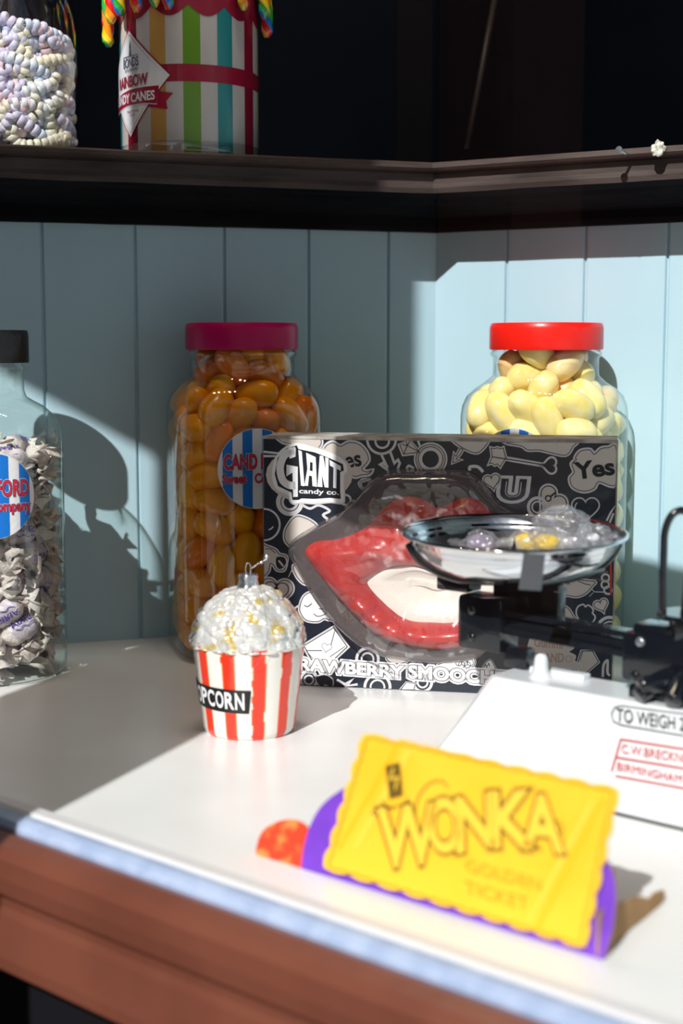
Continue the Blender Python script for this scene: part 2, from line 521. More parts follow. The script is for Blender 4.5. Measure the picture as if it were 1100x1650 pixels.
WRAPS = """50 369 126 7 4 10 99
355 123 145 42 41 44 68
-92 -362 142 97 17 7 -14
-275 255 171 88 18 -15 42
253 -68 137 86 11 -17 -46
104 -248 141 18 3 44 88
10 188 139 76 -65 -8 0
71 366 297 96 25 7 -12
-362 -94 146 23 -57 -78 10
377 -40 699 52 53 57 34
-172 -96 182 47 -36 -13 80
265 -271 339 39 -9 60 -69
-257 278 372 79 44 -7 42
43 -265 327 89 5 -14 43
-206 72 283 12 -7 6 -99
-297 -224 306 88 -15 5 -45
201 188 324 71 70 -4 -3
-135 -220 406 73 -31 11 -60
156 -346 481 81 50 -9 29
241 4 302 72 66 -22 -7
379 -28 501 42 -54 36 -63
136 347 459 96 21 4 -20
-359 90 461 5 -62 76 17
0 -201 545 5 14 -54 83
-134 147 439 31 -82 -41 25
-94 365 616 6 14 -57 -81
-17 -372 605 97 -22 -11 -4
-332 -172 529 18 -49 -85 3
234 111 501 33 81 32 37
1 -376 922 53 85 -1 2
213 -233 687 61 -21 -30 -70
340 -154 890 54 -8 18 -82
310 218 882 39 -28 -77 42
230 104 692 28 -79 -54 6
146 299 693 65 21 51 -52
-105 367 881 76 -57 15 28
-195 -318 718 30 -11 22 92
255 274 1089 47 -79 38 -8
-358 -3 703 67 -7 15 72
-357 -140 1396 61 -54 55 -19
-170 -30 752 16 -80 58 1
185 -101 830 27 -84 -43 21
68 307 965 52 66 -3 -55
-121 244 749 96 25 -7 -6
-363 106 863 47 -37 45 -66
-367 -62 1030 11 64 74 17
-118 -262 1039 33 92 17 -12
-251 -145 883 60 37 27 65
300 27 1015 89 -9 -34 -28
-208 168 960 2 37 25 90
-105 -366 1215 42 23 -61 64
-81 213 1061 70 -38 36 -48
-224 -90 1137 80 4 30 52
262 -270 1061 17 -34 77 -51
94 173 1123 84 -2 18 -52
-375 31 1207 59 -45 -37 56
-152 209 1229 2 -85 -52 -3
209 -315 1251 16 28 -54 -78
-244 -16 1336 8 -46 -87 -17
9 384 1546 27 30 -63 66
274 109 1211 56 31 -16 -75
377 -15 1316 63 33 -16 68
99 -153 1175 37 68 37 50
-213 305 1371 10 -32 92 18
108 -357 1410 13 8 -16 -98
69 283 1321 3 27 -72 64
-227 188 1516 9 -18 88 -42
202 162 1374 8 35 -33 -87
-37 33 1366 30 14 38 86
-244 -18 1538 29 17 -48 81
104 218 1520 89 32 3 34
-39 -208 1372 97 15 17 -2
-329 -196 1581 55 -11 -66 49
371 32 1553 74 -6 17 -65
216 -157 1443 2 -16 24 -96
205 -310 1583 94 -16 -9 27
103 -2 1516 98 -5 15 13
206 -22 1656 75 0 8 65
-54 -293 1551 88 23 -25 33"""
# ================================================================== the setting
CORN = Vector((.0815, 1.245)); TL = .325; TR = .574
def lwy(x): return CORN.y + TL*(x - CORN.x)
def rwy(x): return CORN.y - TR*(x - CORN.x)
def gly(x): return .567 - .85*x
XL = -.5545; XR = .80
dirL = Vector((-1, -TL)).normalized(); dirR = Vector((1, -TR)).normalized()
WT = .385   # wall height, up to the shelf board

def board_wall(name, start, d, length, cuts, top, nside, mats):
    """painted tongue-and-groove boards: a profile with v-grooves at the given distances, swept upwards"""
    prof = [(0, 0)]
    for c in cuts:
        prof += [(c-.0016, 0), (c-.0004, -.0028), (c+.0006, -.0028), (c+.0012, -.0006), (c+.0022, -.0001)]
    prof.append((length, 0))
    n = Vector((d.y, -d.x))*nside   # towards the room
    V = []
    for z in (0, top):
        for t, o in prof: q = start + d*t + n*o; V.append((q.x, q.y, z))
        for t, o in (prof[-1], prof[0]): q = start + d*t - n*.02; V.append((q.x, q.y, z))
    N = len(prof)+2
    Fs = [(i, (i+1) % N, N+(i+1) % N, N+i) for i in range(N)] + [tuple(range(N))[::-1], tuple(range(N, 2*N))]
    return tag(mesh_obj(name, V, Fs, mats), kind='structure')
def cut_at(px, py, side):
    d = ray(px, py); r = d.x/d.y
    if side == 'L': y = (CORN.y - TL*CORN.x)/(1 - TL*r)
    else: y = (CORN.y + TR*CORN.x)/(1 + TR*r)
    return (Vector((r*y, y)) - CORN).length
cl = sorted(cut_at(p, 500, 'L') for p in (70, 219, 362, 497, 625)); cl += [cl[-1]+.07*k for k in range(1, 5)]
crr = sorted(cut_at(p, 480, 'R') for p in (815, 941, 1073)); crr += [crr[-1]+.065*k for k in range(1, 8)]
board_wall('wall_left', CORN, dirL, .66, cl, WT, -1, M_WALL)
board_wall('wall_right', CORN, dirR, .83, crr, WT, 1, M_WALL)

# display floor (white painted board) whose front edge runs along the glass
def poly_prism(name, pts, z0, z1, m, kind='structure', parent=None):
    N = len(pts); V = [(p[0], p[1], z) for z in (z0, z1) for p in pts]
    F_ = [(i, (i+1) % N, N+(i+1) % N, N+i) for i in range(N)] + [tuple(range(N))[::-1], tuple(range(N, 2*N))]
    o = mesh_obj(name, V, F_, m, parent)
    if kind: tag(o, kind=kind)
    return o
gn = Vector((-.85, -1)).normalized()    # out of the shop, through the glass
gd = Vector((1, -.85)).normalized()     # along the glass, to the right
g0 = Vector((0, .567))
def gp(t, o=0.0): q = g0 + gd*t + gn*o; return (q.x, q.y)
T0, T1 = -.715, 1.08
poly_prism('floor', [gp(T0, .004), gp(T1, .004), (XR+.02, rwy(XR)-.005+.03), (CORN.x, CORN.y+.012), (-.58, lwy(-.58)+.012)], -.02, 0, M_FLOOR)
poly_prism('wall_end', [(XR, -.12), (XR+.02, -.12), (XR+.02, rwy(XR)+.05), (XR, rwy(XR)+.05)], 0, 1.0, M_WALL)

# shelf edge: moulding swept along both walls with a mitre in the corner
LP = [(0,.339),(.010,.339),(.012,.343),(.012,.350),(.024,.3515),(.028,.3545),(.036,.357),(.046,.3585),(.052,.362),(.060,.3635),(.0655,.3650),(.0665,.3690),(.0660,.3725),(.0665,.3800),(.0660,.3812),(.0735,.3820),(.0755,.3840),(.0750,.3870),(.0735,.3885),(0,.3885)]
nL = Vector((-dirL.y*-1, dirL.x*-1)); nL = Vector((TL, -1)).normalized(); nR = Vector((-TR, -1)).normalized()
def mitre(p):
    det = nL.x*nR.y - nL.y*nR.x
    return Vector(((p*nR.y - p*nL.y)/det, (nL.x*p - nR.x*p)/det))
def ledge(name, side):
    d = dirL if side == 'L' else dirR; n = nL if side == 'L' else nR; Ln = .66 if side == 'L' else .83
    V = []; steps = 26
    for i in range(steps+1):
        for k, (p, z) in enumerate(LP):
            a = CORN + mitre(p); b = CORN + d*Ln + n*p
            q = a.lerp(b, i/steps); V.append((q.x, q.y, z + .0004*noise.noise(Vector((q.x*22, q.y*22, k*.6)))))
    N = len(LP); F_ = []; fm = []
    for i in range(steps):
        for k in range(N):
            F_.append((i*N+k, (i+1)*N+k, (i+1)*N+(k+1) % N, i*N+(k+1) % N)); fm.append(1 if 10 <= k <= 18 else 0)  # upper strips lighter, worn and sunlit; lower mouldings blackened for shade
    F_ += [tuple(range(N)), tuple(range(steps*N, steps*N+N))]; fm += [0, 0]
    return tag(mesh_obj(name, V, F_, [M_TRIM, M_TRIMW], fm=fm), kind='structure')
ledge('trim_1', 'L'); ledge('trim_2', 'R')
# shelf board behind the mouldings, dark shop beyond
poly_prism('shelf_board', [(-.62, lwy(-.62)-.0), (CORN.x, CORN.y), (XR, rwy(XR)), (XR, 1.75), (-.62, 1.75)], .366, .3880, M_DARK)
poly_prism('wall_back', [(-.9, 1.75), (XR+.4, 1.75), (XR+.4, 1.78), (-.9, 1.78)], -.1, 1.1, M_DARK)
poly_prism('wall_shop_left', [(-.66, 1.09), (-.64, 1.09), (-.64, 1.76), (-.66, 1.76)], 0, 1.1, M_DARK)
poly_prism('wall_shop_right', [(XR+.02, .80), (XR+.05, .80), (XR+.05, 1.76), (XR+.02, 1.76)], 0, 1.1, M_DARK)
poly_prism('ceiling', [gp(T0-.1, .01), gp(T1+.02, .01), (XR+.1, 1.78), (-.7, 1.78)], 1.0, 1.02, M_DARK)
# dark vertical band in the background, built as an upright block
a = at_y(668, 120, 1.42)
poly_prism('dark_upright_block', [(a.x-.018, 1.40), (a.x+.016, 1.40), (a.x+.016, 1.44), (a.x-.018, 1.44)], .388, 1.0, M_DARK2)
# front window: bottom rail outside, glass, added shade board above the view, jambs
prof = [(-.004,.000),(-.004,.0035),(.002,.004),(.004,.0035)]     # inner bead (white)
def sweep(name, prof, mats, t0=T0, t1=T1, fm=None, kind='structure', smooth=False, parent=None):
    N = len(prof); V = []
    for t in (t0, t1):
        for o, z in prof: x, y = gp(t, o); V.append((x, y, z))
    F_ = [(k, (k+1) % N, N+(k+1) % N, N+k) for k in range(N)] + [tuple(range(N))[::-1], tuple(range(N, 2*N))]
    o = mesh_obj(name, V, F_, mats, parent, fm=fm, smooth=smooth)
    if kind: tag(o, kind=kind)
    return o
M_BEADW = mat('white_bead_paint', (.64,.64,.66), .35)
M_ALU = mat('sky_reflection_blue', (.33,.41,.57), .35, noise_col=(.26,.34,.50), noise_scale=60)  # the sky's reflection in the metal strip, put into its blue colour
sweep('trim_3', [(-.010,0),(-.010,.004),(-.007,.006),(.000,.006),(.002,.004),(.002,0)], M_BEADW)
sweep('trim_4', [(.002,-.004),(.002,.0045),(.004,.0055),(.011,.0040),(.0125,.001),(.0125,-.004)], M_ALU)
sweep('window_sill', [(.0125,-.02),(.0125,-.001),(.018,.0005),(.026,-.002),(.030,-.007),(.031,-.016),(.0305,-.024),(.027,-.028),(.027,-.032),(.029,-.036),(.033,-.055),(.033,-.061),(.030,-.064),(.000,-.067),(.000,-.8),(-.02,-.8),(-.02,-.02)], M_MAROON)
poly_prism('stall_riser', [gp(T0,-.01), gp(T1,-.01), gp(T1,.006), gp(T0,.006)], -.8, -.0675, M_DARK2)
M_PANE = thin_glass('window_glass', (.97,.985,.985), (.8,.9,.9), ior=1.5, blend=.3)
V = [(*gp(T0+.01, .0075), .004), (*gp(T1, .0075), .004), (*gp(T1, .0075), 1.0), (*gp(T0+.01, .0075), 1.0)]
tag(mesh_obj('window_1', V, [(0,1,2,3)], M_PANE), kind='structure')
def bar(name, t0, t1, z0, z1, o0=-.012, o1=.022, m=M_MAROON):
    return poly_prism(name, [gp(t0,o0), gp(t1,o0), gp(t1,o1), gp(t0,o1)], z0, z1, m)
bar('shade_board', -.17, T1, .405, .555)  # unseen board, added to throw the dark band across the box
bar('window_head', T0-.03, T1, 1.0, 1.06)
bar('window_jamb', T1, T1+.04, -.02, 1.06)
bar('window_mullion', T0-.04, T0+.012, -.02, 1.06)
# unseen pier outside left, its outline and bracket shaped to shade the display
V = []
pl = [(-.468, -.8), (-.278, -.8), (-.278, 1.6), (-.468, 1.6), (-.468, .985), (-.80, .985), (-.80, .98), (-.56, .870), (-.468, .835)]
for y in (.36, .41):
    for x, z in pl: V.append((x + (y-.41)*.414, y, z))
N = len(pl)
tag(mesh_obj('shade_pilaster', V, [(i, (i+1) % N, N+(i+1) % N, N+i) for i in range(N)] + [tuple(range(N))[::-1], tuple(range(N, 2*N))], M_MAROON), kind='structure')
poly_prism('dark_reflection_wall', [(-1.02, -.45), (-1.0, -.45), (-1.0, 1.5), (-1.02, 1.5)], -.8, 1.25, mat('dark_reflection_paint', (.005,.009,.015), .7, spec=.05))  # unseen wall, added so the pane mirrors something dark
V = [(-6, -9, -.8), (6, -9, -.8), (6, .9, -.8), (-6, .9, -.8)]
tag(mesh_obj('ground', V, [(0,1,2,3)], M_PAVE), kind='structure')

# ================================================================== sweet jars
M_JAR = thin_glass('jar_glass', (.975,.99,.985), (.30,.40,.38), ior=1.44, bump=.3, bump_scale=22, blend=.42)
M_JARG = thin_glass('green_tinted_jar_glass', (.95,.975,.955), (.22,.32,.24), ior=1.5, bump=.3, bump_scale=22, blend=.45)
M_PINK = mat('magenta_lid', (.42,.001,.085), .36, spec=.25, bump=.08, bump_scale=80)
M_RED = mat('red_lid', (.80,.012,.006), .32, bump=.08, bump_scale=80)
M_BLK = mat('black_lid', (.010,.010,.011), .38, bump=.3, bump_scale=300)
M_LWHITE = mat('label_white', (.78,.78,.80), .45); M_LBLUE = mat('label_blue', (.005,.17,.62), .45)
M_LRED = mat('label_red', (.68,.02,.06), .45); M_LNAVY = mat('label_navy', (.04,.02,.10), .5)

def jar_label(art, R):
    art.disc((0,0), R, 0, 0, n=48)
    # vertical blue stripes clipped to the disc
    for k in (-.75, -.25, .25, .75):
        x0, x1 = (k-.125)*R, (k+.125)*R
        x0, x1 = max(x0, -R*.985), min(x1, R*.985)
        if x1 <= x0: continue
        ps = [(x0+(x1-x0)*i/4, sqrt(max(0, (R*.985)**2-(x0+(x1-x0)*i/4)**2))) for i in range(5)]
        art.fill(ps + [(p[0], -p[1]) for p in ps[::-1]], 1, 1)
    for s, y, h, wd in (('CAND FORD', .00, .36, .84), ('Sweet   Company', -.42, .30, .88)):
        art.text(s, (-R*wd, R*y), (R*wd, R*y), R*h, 0, 2, bold=.07, up=(0,1))
        art.text(s, (-R*wd, R*y), (R*wd, R*y), R*h, 3, 3, bold=.045, up=(0,1))
        art.text(s, (-R*wd, R*y), (R*wd, R*y), R*h, 2, 4, bold=.012, up=(0,1))

def lid_mesh(r, z0, z1, m, parent, ribs=0):
    bm = bmesh.new()
    h = z1-z0
    add_lathe(bm, [(r*.93, z0+.001), (r*.985, z0), (r, z0+h*.06), (r*1.0, z0+h*.78), (r*.992, z0+h*.9), (r*.965, z1), (r*.93, z1), (r*.90, z1-.0012), (.0001, z1-.0012)], 72)
    return bm_obj('lid', bm, m, parent, angle=50)

def square_jar(name, loc, rot, lidm, label, H=.0575):
    root = empty(name, loc, rot)
    tag(root, label, 'sweet jar')
    bm = bmesh.new()
    prof = [(.0001,.0035,2),(H*.70,.0035,2.5),(H*.80,.0004,3),(H*.90,.0006,3.6),(H*.965,.004,4),(H*.995,.010,4.2),(H,.018,4.2),(H,.12,4.2),(H,.188,4.2),(H*.99,.196,4),(H*.955,.2035,3.6),
            (H*.88,.2095,3),(H*.80,.2135,2.6),(.0435,.217,2.2),(.0417,.2195,2),(.0413,.2225,2),(.0413,.233,2),(.0430,.2345,2),(.0436,.2362,2),(.0430,.2380,2),(.0415,.2390,2),(.0410,.248,2)]
    add_lathe(bm, [(p[0], p[1]) for p in prof], 72, sup=[p[2] for p in prof])
    bm_obj('glass_body', bm, M_JAR, root, smooth=True)
    lid_mesh(.0443, .2392, .2600, lidm, root)
    art = Art(lambda u, v, l: Vector((u, -H-.0004-l, .150+v)), [M_LWHITE, M_LBLUE, M_LRED, M_LNAVY])
    jar_label(art, .0305)
    art.build('label_sticker', root)
    return root
JP = Vector((-.0785, 1.127, 0)); JR = Vector((.1605, 1.123, 0)); RP, RR = radians(15), radians(-31)
square_jar('sweet_jar', JP, RP, M_PINK, 'square glass sweet jar with a magenta pink lid and striped label, full of orange sweets')
square_jar('sweet_jar', JR, RR, M_RED, 'square glass jar with a bright red lid, pale yellow sweets inside, behind the box')

JL = Vector((-.2565, 1.04, 0))
root = empty('sweet_jar', JL)
tag(root, 'round glass jar with a black lid holding white wrapped sweets, at the left edge', 'sweet jar')
bm = bmesh.new()
add_lathe(bm, [(.0001,.004),(.036,.004),(.042,.0008),(.047,.001),(.0505,.005),(.0517,.012),(.0517,.165),(.0512,.175),(.0495,.184),(.0455,.192),(.0385,.1985),(.031,.2025),(.0262,.2055),(.0247,.210),(.0244,.222),(.0252,.2245),(.0257,.2262),(.0252,.228),(.0243,.2292),(.024,.24)], 72)
bm_obj('glass_body', bm, M_JARG, root, smooth=True)
lid_mesh(.0287, .2300, .2535, M_BLK, root)
psi0 = atan2(-1, 0) + radians(13.8) - 0.0
def cylmap(R, psi, z0): return lambda u, v, l: Vector(((R+l)*cos(psi+u/R), (R+l)*sin(psi+u/R), z0+v))
art = Art(cylmap(.0521, -pi/2+radians(13.5), .1375), [M_LWHITE, M_LBLUE, M_LRED, M_LNAVY], maxlen=.006)
jar_label(art, .0305); art.build('label_sticker', root)

# sweets
def parse(S): return [[float(v) for v in l.split()] for l in S.strip().split('\n')]
def pillow(name, dims, seed, m):
    bm = bmesh.new(); vs = add_ell(bm, (0,0,0), (1,1,1), sub=4)
    for v in vs:
        c = v.co.normalized(); e = 2.35
        k = 1/((abs(c.x)**e+abs(c.y)**e+abs(c.z)**e)**(1/e)); p = c*k
        p *= 1 + .05*noise.noise(p*1.6+Vector((seed*7, 0, 0)))
        v.co = Vector((p.x*dims[0], p.y*dims[1], p.z*dims[2]))
    return bm_obj(name, bm, m, smooth=True)
def sweetmat(name, a, b, deep):
    m = mat(name, a, .25, noise_col=b, noise_scale=55, ramp=(.35,.65), sss=deep, sub=(1,.6,.2), coat=.12, spec=.3, bump=.15, bump_scale=150)
    return m
M_OR = [sweetmat('orange_sugar', (.74,.25,.0), (.80,.30,.0), 0), sweetmat('deep_orange_sugar', (.68,.15,.0), (.74,.20,.0), 0), sweetmat('amber_sugar', (.82,.33,.0), (.86,.38,.0), 0)]
M_YE = [sweetmat('pale_lemon_sugar', (.84,.68,.20), (.86,.76,.42), .5), sweetmat('cream_sugar', (.86,.75,.42), (.84,.66,.24), .5), sweetmat('peach_sugar', (.85,.54,.26), (.86,.70,.36), .5)]
SW = parse(SWEETS)
def pour(base, rot, mats_, flip, nm, label, group, fn=None):
    protos = []
    for i, m in enumerate(mats_):
        for s in range(2): 
            protos.append(pillow(nm, (.0172, .0112, .0106), i*2+s+(10 if flip else 0), m))
    rest = []; used = set(); Rz = Matrix.Rotation(rot + (pi if flip else 0), 4, 'Z'); n = 0
    for j, (x, y, z, qw, qx, qy, qz) in enumerate(SW):
        r = random.random()
        top = z > 2050
        if flip: i = (2 if r < .35 else 1 if r < .7 else 0) if top else (0 if r < .62 else 1 if r < .9 else 2)
        else: i = (1 if r < .7 else 0) if top else (0 if r < .5 else 2 if r < .75 else 1)
        k = i*2 + random.randint(0, 1)
        loc_ = Rz @ Vector((x, y, 0))
        hid = (loc_.y > 330 and z < 2050) or (flip and z < 1350 and loc_.x < 330) or (flip and z < 1350 and loc_.y > 0)
        if hid: rest.append((k, x, y, z, Quaternion((qw, qx, qy, qz)).normalized())); continue
        if k in used: o = protos[k].copy(); COL.objects.link(o)
        else: o = protos[k]; used.add(k)
        zz = z/1e4; s = .93 if zz > .2 else .905
        o.location = Vector(base) + Rz @ Vector((x/1e4*s, y/1e4*s, zz*.985+.0045))
        o.rotation_mode = 'QUATERNION'; o.rotation_quaternion = Rz.to_quaternion() @ Quaternion((qw, qx, qy, qz)).normalized()
        tag(o, label, 'sweet', group); n += 1
    bm = bmesh.new()
    for k, x, y, z, q in rest:
        nf = len(bm.faces); nv = len(bm.verts); bm.from_mesh(protos[k].data); bm.verts.ensure_lookup_table(); bm.faces.ensure_lookup_table()
        M_ = Matrix.Translation(Vector((x/1e4*.905, y/1e4*.905, z/1e4*.985+.0045))) @ q.to_matrix().to_4x4()
        for v in bm.verts[nv:]: v.co = M_ @ v.co
        for f in bm.faces[nf:]: f.material_index = k//2
    me = bpy.data.meshes.new(nm); bm.to_mesh(me); bm.free()
    for m in mats_: me.materials.append(m)
    o = bpy.data.objects.new('sweet_filling', me); COL.objects.link(o); o.location = base; o.rotation_euler = (0, 0, rot + (pi if flip else 0))
    tag(o, label.replace('sweet inside', 'sweets packed at the back of') , 'sweets', kind='stuff'); print('sweets', n, 'rest', len(rest))
    for k, p in enumerate(protos):
        if k not in used: bpy.data.objects.remove(p)
pour(JP, RP, M_OR, False, 'boiled_sweet', 'smooth oval orange sweet inside the glass jar with the magenta lid', 'orange sweets in the pink-lidded jar')
pour(JR, RR, M_YE, True, 'boiled_sweet', 'smooth oval pale yellow sweet inside the glass jar with the red lid', 'pale yellow sweets in the red-lidded jar')

# wrapped sweets
M_WRAP = mat('waxed_wrapper', (.74,.68,.62), .4, noise_col=(.62,.54,.52), noise_scale=80, bump=.8, bump_scale=260, sss=.2)
M_WRAPC = mat('lilac_centre_wrapper', (.50,.42,.52), .35, noise_col=(.70,.62,.66), noise_scale=90, bump=.7, bump_scale=200)
M_WINK = mat('violet_wrapper_ink', (.08,.05,.32), .5)
def wrapped(seed):
    rnd = random.Random(seed)
    root = empty('wrapped_sweet')
    bm = bmesh.new(); seg = 30; rings = []
    for i in range(29):
        t = -1+2*i/28; x = t*.025; a = abs(t)
        if a < .52: r = .0092*sqrt(max(.02, 1-(a/.56)**4))
        elif a < .64: r = .0034
        else: r = .0034+(.0092)*((a-.64)/.36)**.8
        ring = []
        for k in range(seg):
            an = 2*pi*k/seg; fan = max(0, (a-.6)/.4)
            rr = r*(1+.22*fan*sin(an*7+seed*2+t*3)+.12*noise.noise(Vector((cos(an)*2, sin(an)*2, t*5+seed))))
            fl = 1-.55*fan
            q = Vector((x + .0045*fan*sin(an*5+seed)*(1 if t > 0 else -1), rr*cos(an+t*1.5), rr*sin(an+t*1.5)*fl))
            q += Vector((0, .004*fan*sin(seed+t*2), .004*fan*cos(seed*1.7)))
            ring.append(bm.verts.new(q))
        rings.append(ring)
    for i, (a, b) in enumerate(zip(rings, rings[1:])):
        for k in range(seg):
            f = bm.faces.new((a[k], a[(k+1) % seg], b[(k+1) % seg], b[k])); f.material_index = 1 if 8 <= i <= 19 and (k//3) % 5 else 0
    o = bm_obj('wrapper', bm, [M_WRAP, M_WRAPC], root, smooth=True)
    art = Art(lambda u, v, l: Vector((u, (.0096+l)*cos(v/.0095), (.0096+l)*sin(v/.0095))), [M_WINK], step=.0001)
    for q in range(3):
        v0 = q*.0199
        art.text(rnd.choice(['FAIRIS', 'PARIS', 'SIRIA']), (-.0085, v0), (.0085, v0), .0042, 0, 3, bold=.02, up=(0, 1))
        art.line([(-.009+.0015*k, v0-.003+.0008*sin(k*1.3)) for k in range(12)], .0006, 0, 3)
    art.build('printed_mark', root)
    return root
WP = [wrapped(s) for s in range(5)]
for j, (x, y, z, qw, qx, qy, qz) in enumerate(parse(WRAPS)):
    o = WP[j] if j < 5 else copy_tree(WP[j % 5])
    s = .86
    o.location = JL + Vector((x/1e4*s, y/1e4*s, z/1e4+.003)); o.rotation_mode = 'QUATERNION'; o.rotation_quaternion = Quaternion((qw,qx,qy,qz)).normalized()
    tag(o, 'white and lilac twist-wrapped sweet inside the round jar with the black lid', 'sweet', 'twist-wrapped sweets in the black-lidded jar')

# row of warm bulbs under the window head (above the view)
M_BULB = bpy.data.materials.new('warm_bulb'); M_BULB.use_nodes = True; MATS['warm_bulb'] = M_BULB
_b = M_BULB.node_tree.nodes['Principled BSDF']; _b.inputs['Emission Color'].default_value = (1, .80, .60, 1); _b.inputs['Emission Strength'].default_value = 270
lp = empty('lamp_strip', (-.10, .99, .955), -.35); tag(lp, 'black strip of five warm bulbs above the display, out of the view', 'lamp')
bm = bmesh.new(); add_box(bm, (-.17, -.015, .018), (.17, .015, .045), bev=.003); bm_obj('strip', bm, M_BLACKPL, lp)
for k in range(5):
    bm = bmesh.new(); bmesh.ops.create_icosphere(bm, subdivisions=2, radius=.012); bm_obj('bulb', bm, M_BULB, lp, smooth=True, loc=(-.13+.065*k, 0, .006))
# ================================================================== lips candy box
BA = Vector((-.0558, .9938+.196*.0558, 0)); BB = Vector((.186, .9938-.196*.186, 0))
bd = (BB-BA).normalized(); bn = Vector((bd.y, -bd.x, 0)).normalized()      # outward (towards the window)
BW = (BB-BA).length; BH = .178; BD = .052
box_root = empty('candy_box', BA, atan2(bd.y, bd.x))
tag(box_root, 'black box printed with white hearts doodles, red lips candy in its clear front', 'candy box')
M_CARD = mat('black_card', (.006,.009,.016), .3, coat=.3); M_CARDB = mat('navy_print', (.010,.016,.030), .30, coat=.4)
M_PGREY = mat('print_outline_white', (.62,.60,.62), .32, coat=.3); M_PFILL = mat('print_fill_cream', (.60,.54,.50), .32, coat=.3)
M_PINK2 = mat('print_ink', (.010,.012,.02), .35); M_PWHITE = mat('print_white', (.82,.82,.84), .3, coat=.3)
M_EDGE = mat('worn_card_edge', (.50,.48,.45), .7, noise_col=(.25,.22,.20), noise_scale=60); M_REDST = mat('red_side_print', (.50,.04,.03), .4)
M_CREAM = mat('cream_backing', (.80,.76,.68), .35, coat=.3); M_BACKG = mat('dark_backing', (.07,.055,.055), .5); M_TAN = mat('tan_print', (.45,.32,.25), .5)
bm = bmesh.new(); add_box(bm, (0, 0, 0), (BW, BD, BH), bev=.0008, seg=1)
bm_obj('carton', bm, M_CARDB, box_root)
bm = bmesh.new()
add_box(bm, (-.0006, -.0006, BH-.0012), (BW+.0006, .0010, BH+.0010), bev=.0004); add_box(bm, (0, 0, BH), (BW, BD, BH+.0008), bev=.0003)
bm_obj('top_flap', bm, M_EDGE, box_root)
bm = bmesh.new(); add_box(bm, (BW-.0006, -.0005, 0), (BW+.0006, .0012, BH), bev=.0003); bm_obj('right_edge', bm, M_EDGE, box_root)
Minv = Matrix.Rotation(-atan2(bd.y, bd.x), 4, 'Z') @ Matrix.Translation(-BA)
def boxmap(lift0=0.0):
    def f(px, py, l):
        q = Minv @ on_plane(px, py, BA, bn); return Vector((min(max(q.x, .0006), BW-.0006), -(lift0+l), min(max(q.z, .0006), BH-.0012)))
    return f
art = Art(boxmap(), [M_CARDB, M_PGREY, M_PINK2, M_PFILL, M_PWHITE, M_TAN, M_REDST], step=.00006)
def off(sx, ox, oy):
    return lambda pts: [(p[0]*sx+ox, p[1]*sx+oy) for p in pts]
A_ = off(.1727, 410, 695); B_ = off(.2182, 560, 695); C_ = off(.2, 780, 695); D_ = off(.1697, 410, 830); E_ = off(.1273, 860, 900); G_ = off(.2909, 480, 1040)
def ellp(c, rx, ry=None, n=24, rot=0):
    ry = ry or rx; return [(c[0]+rx*cos(2*pi*k/n)*cos(rot)-ry*sin(2*pi*k/n)*sin(rot), c[1]+rx*cos(2*pi*k/n)*sin(rot)+ry*sin(2*pi*k/n)*cos(rot)) for k in range(n)]
def heart(c, s, rot=0, n=30):
    P = []
    for k in range(n):
        t = 2*pi*k/n; x = 16*sin(t)**3; y = -(13*cos(t)-5*cos(2*t)-2*cos(3*t)-cos(4*t))
        x, y = x*s/17, y*s/17; P.append((c[0]+x*cos(rot)-y*sin(rot), c[1]+x*sin(rot)+y*cos(rot)))
    return P
W_, K_, T_, Wh, Tn = 1, 2, 3, 4, 5
# top left
art.doodle(A_([(240,50),(560,42),(622,90),(600,150),(540,175),(430,130),(300,110),(250,90)]), T_, 1, ow=7)
art.doodle(A_([(650,200),(665,140),(730,105),(800,140),(880,105),(970,120),(1040,190),(1060,270),(1000,350),(1050,380),(1090,370),(1060,400),(1000,405),(930,420),(880,360),(800,330),(680,300)]), T_, 1, ow=8)
art.text('es', A_([(858,345)])[0], A_([(1000,318)])[0], 17, K_, 4, bold=.025)
art.line(A_([(60,190),(220,205)]), 3.5, W_, 2); art.line(A_([(60,230),(200,232)]), 3.5, W_, 2)
art.line(A_([(90,60),(230,60),(260,110),(330,120)]), 3, W_, 2, smooth=4)
for r_, w__ in ((95, 7), (60, 4)): art.ring(A_([(330,660)])[0], r_*.1727*1.15, w__, W_, 1)
art.line(A_([(450,690),(520,720),(600,690),(700,740),(640,780),(700,830)]), 4, W_, 1, smooth=5)
art.ring(A_([(850,640)])[0], 8, 3.5, W_, 1); art.line(A_([(1100,460),(1010,450),(985,500),(1020,540)]), 5, W_, 1, smooth=5)
# logo
art.fill(A_(ellp((512,405),405,262)), T_, 5)
lo = [(165,400),(195,240),(290,140),(400,108),(560,150),(750,215),(848,290),(862,370),(830,420),(835,640),(790,668),(700,655),(560,668),(440,660),(372,672),(330,640),(312,590),(200,530)]
art.fill(A_([(x+12 if x > 500 else x-6, y+14) for x, y in lo]), W_, 6, smooth=3)
art.fill(A_(lo), Wh, 7, smooth=3)
li = [(190,400),(215,250),(300,160),(395,130),(412,165),(560,195),(600,210),(690,245),(825,305),(835,365),(800,380),(800,560),(806,630),(700,620),(560,630),(440,625),(412,640),(355,640),(345,570),(220,510)]
art.fill(A_(li), K_, 8)
art.line(A_([(385,185),(330,190),(270,240),(240,340),(262,450),(320,500),(385,505)]), 12, Wh, 9, smooth=5)
art.fill(A_([(405,330),(300,310),(298,420),(355,385),(362,612),(405,610)]), Wh, 9)
art.fill(A_([(375,140),(384,235),(330,255),(310,190)]), Wh, 9)
art.fill(A_([(410,172),(442,186),(468,512),(434,506)]), Wh, 9)
art.fill(A_([(482,198),(572,240),(584,518),(542,510),(536,418),(510,412),(500,510),(466,505),(494,350)]), Wh, 9, holes=[A_([(520,285),(543,292),(543,372),(517,365)])])
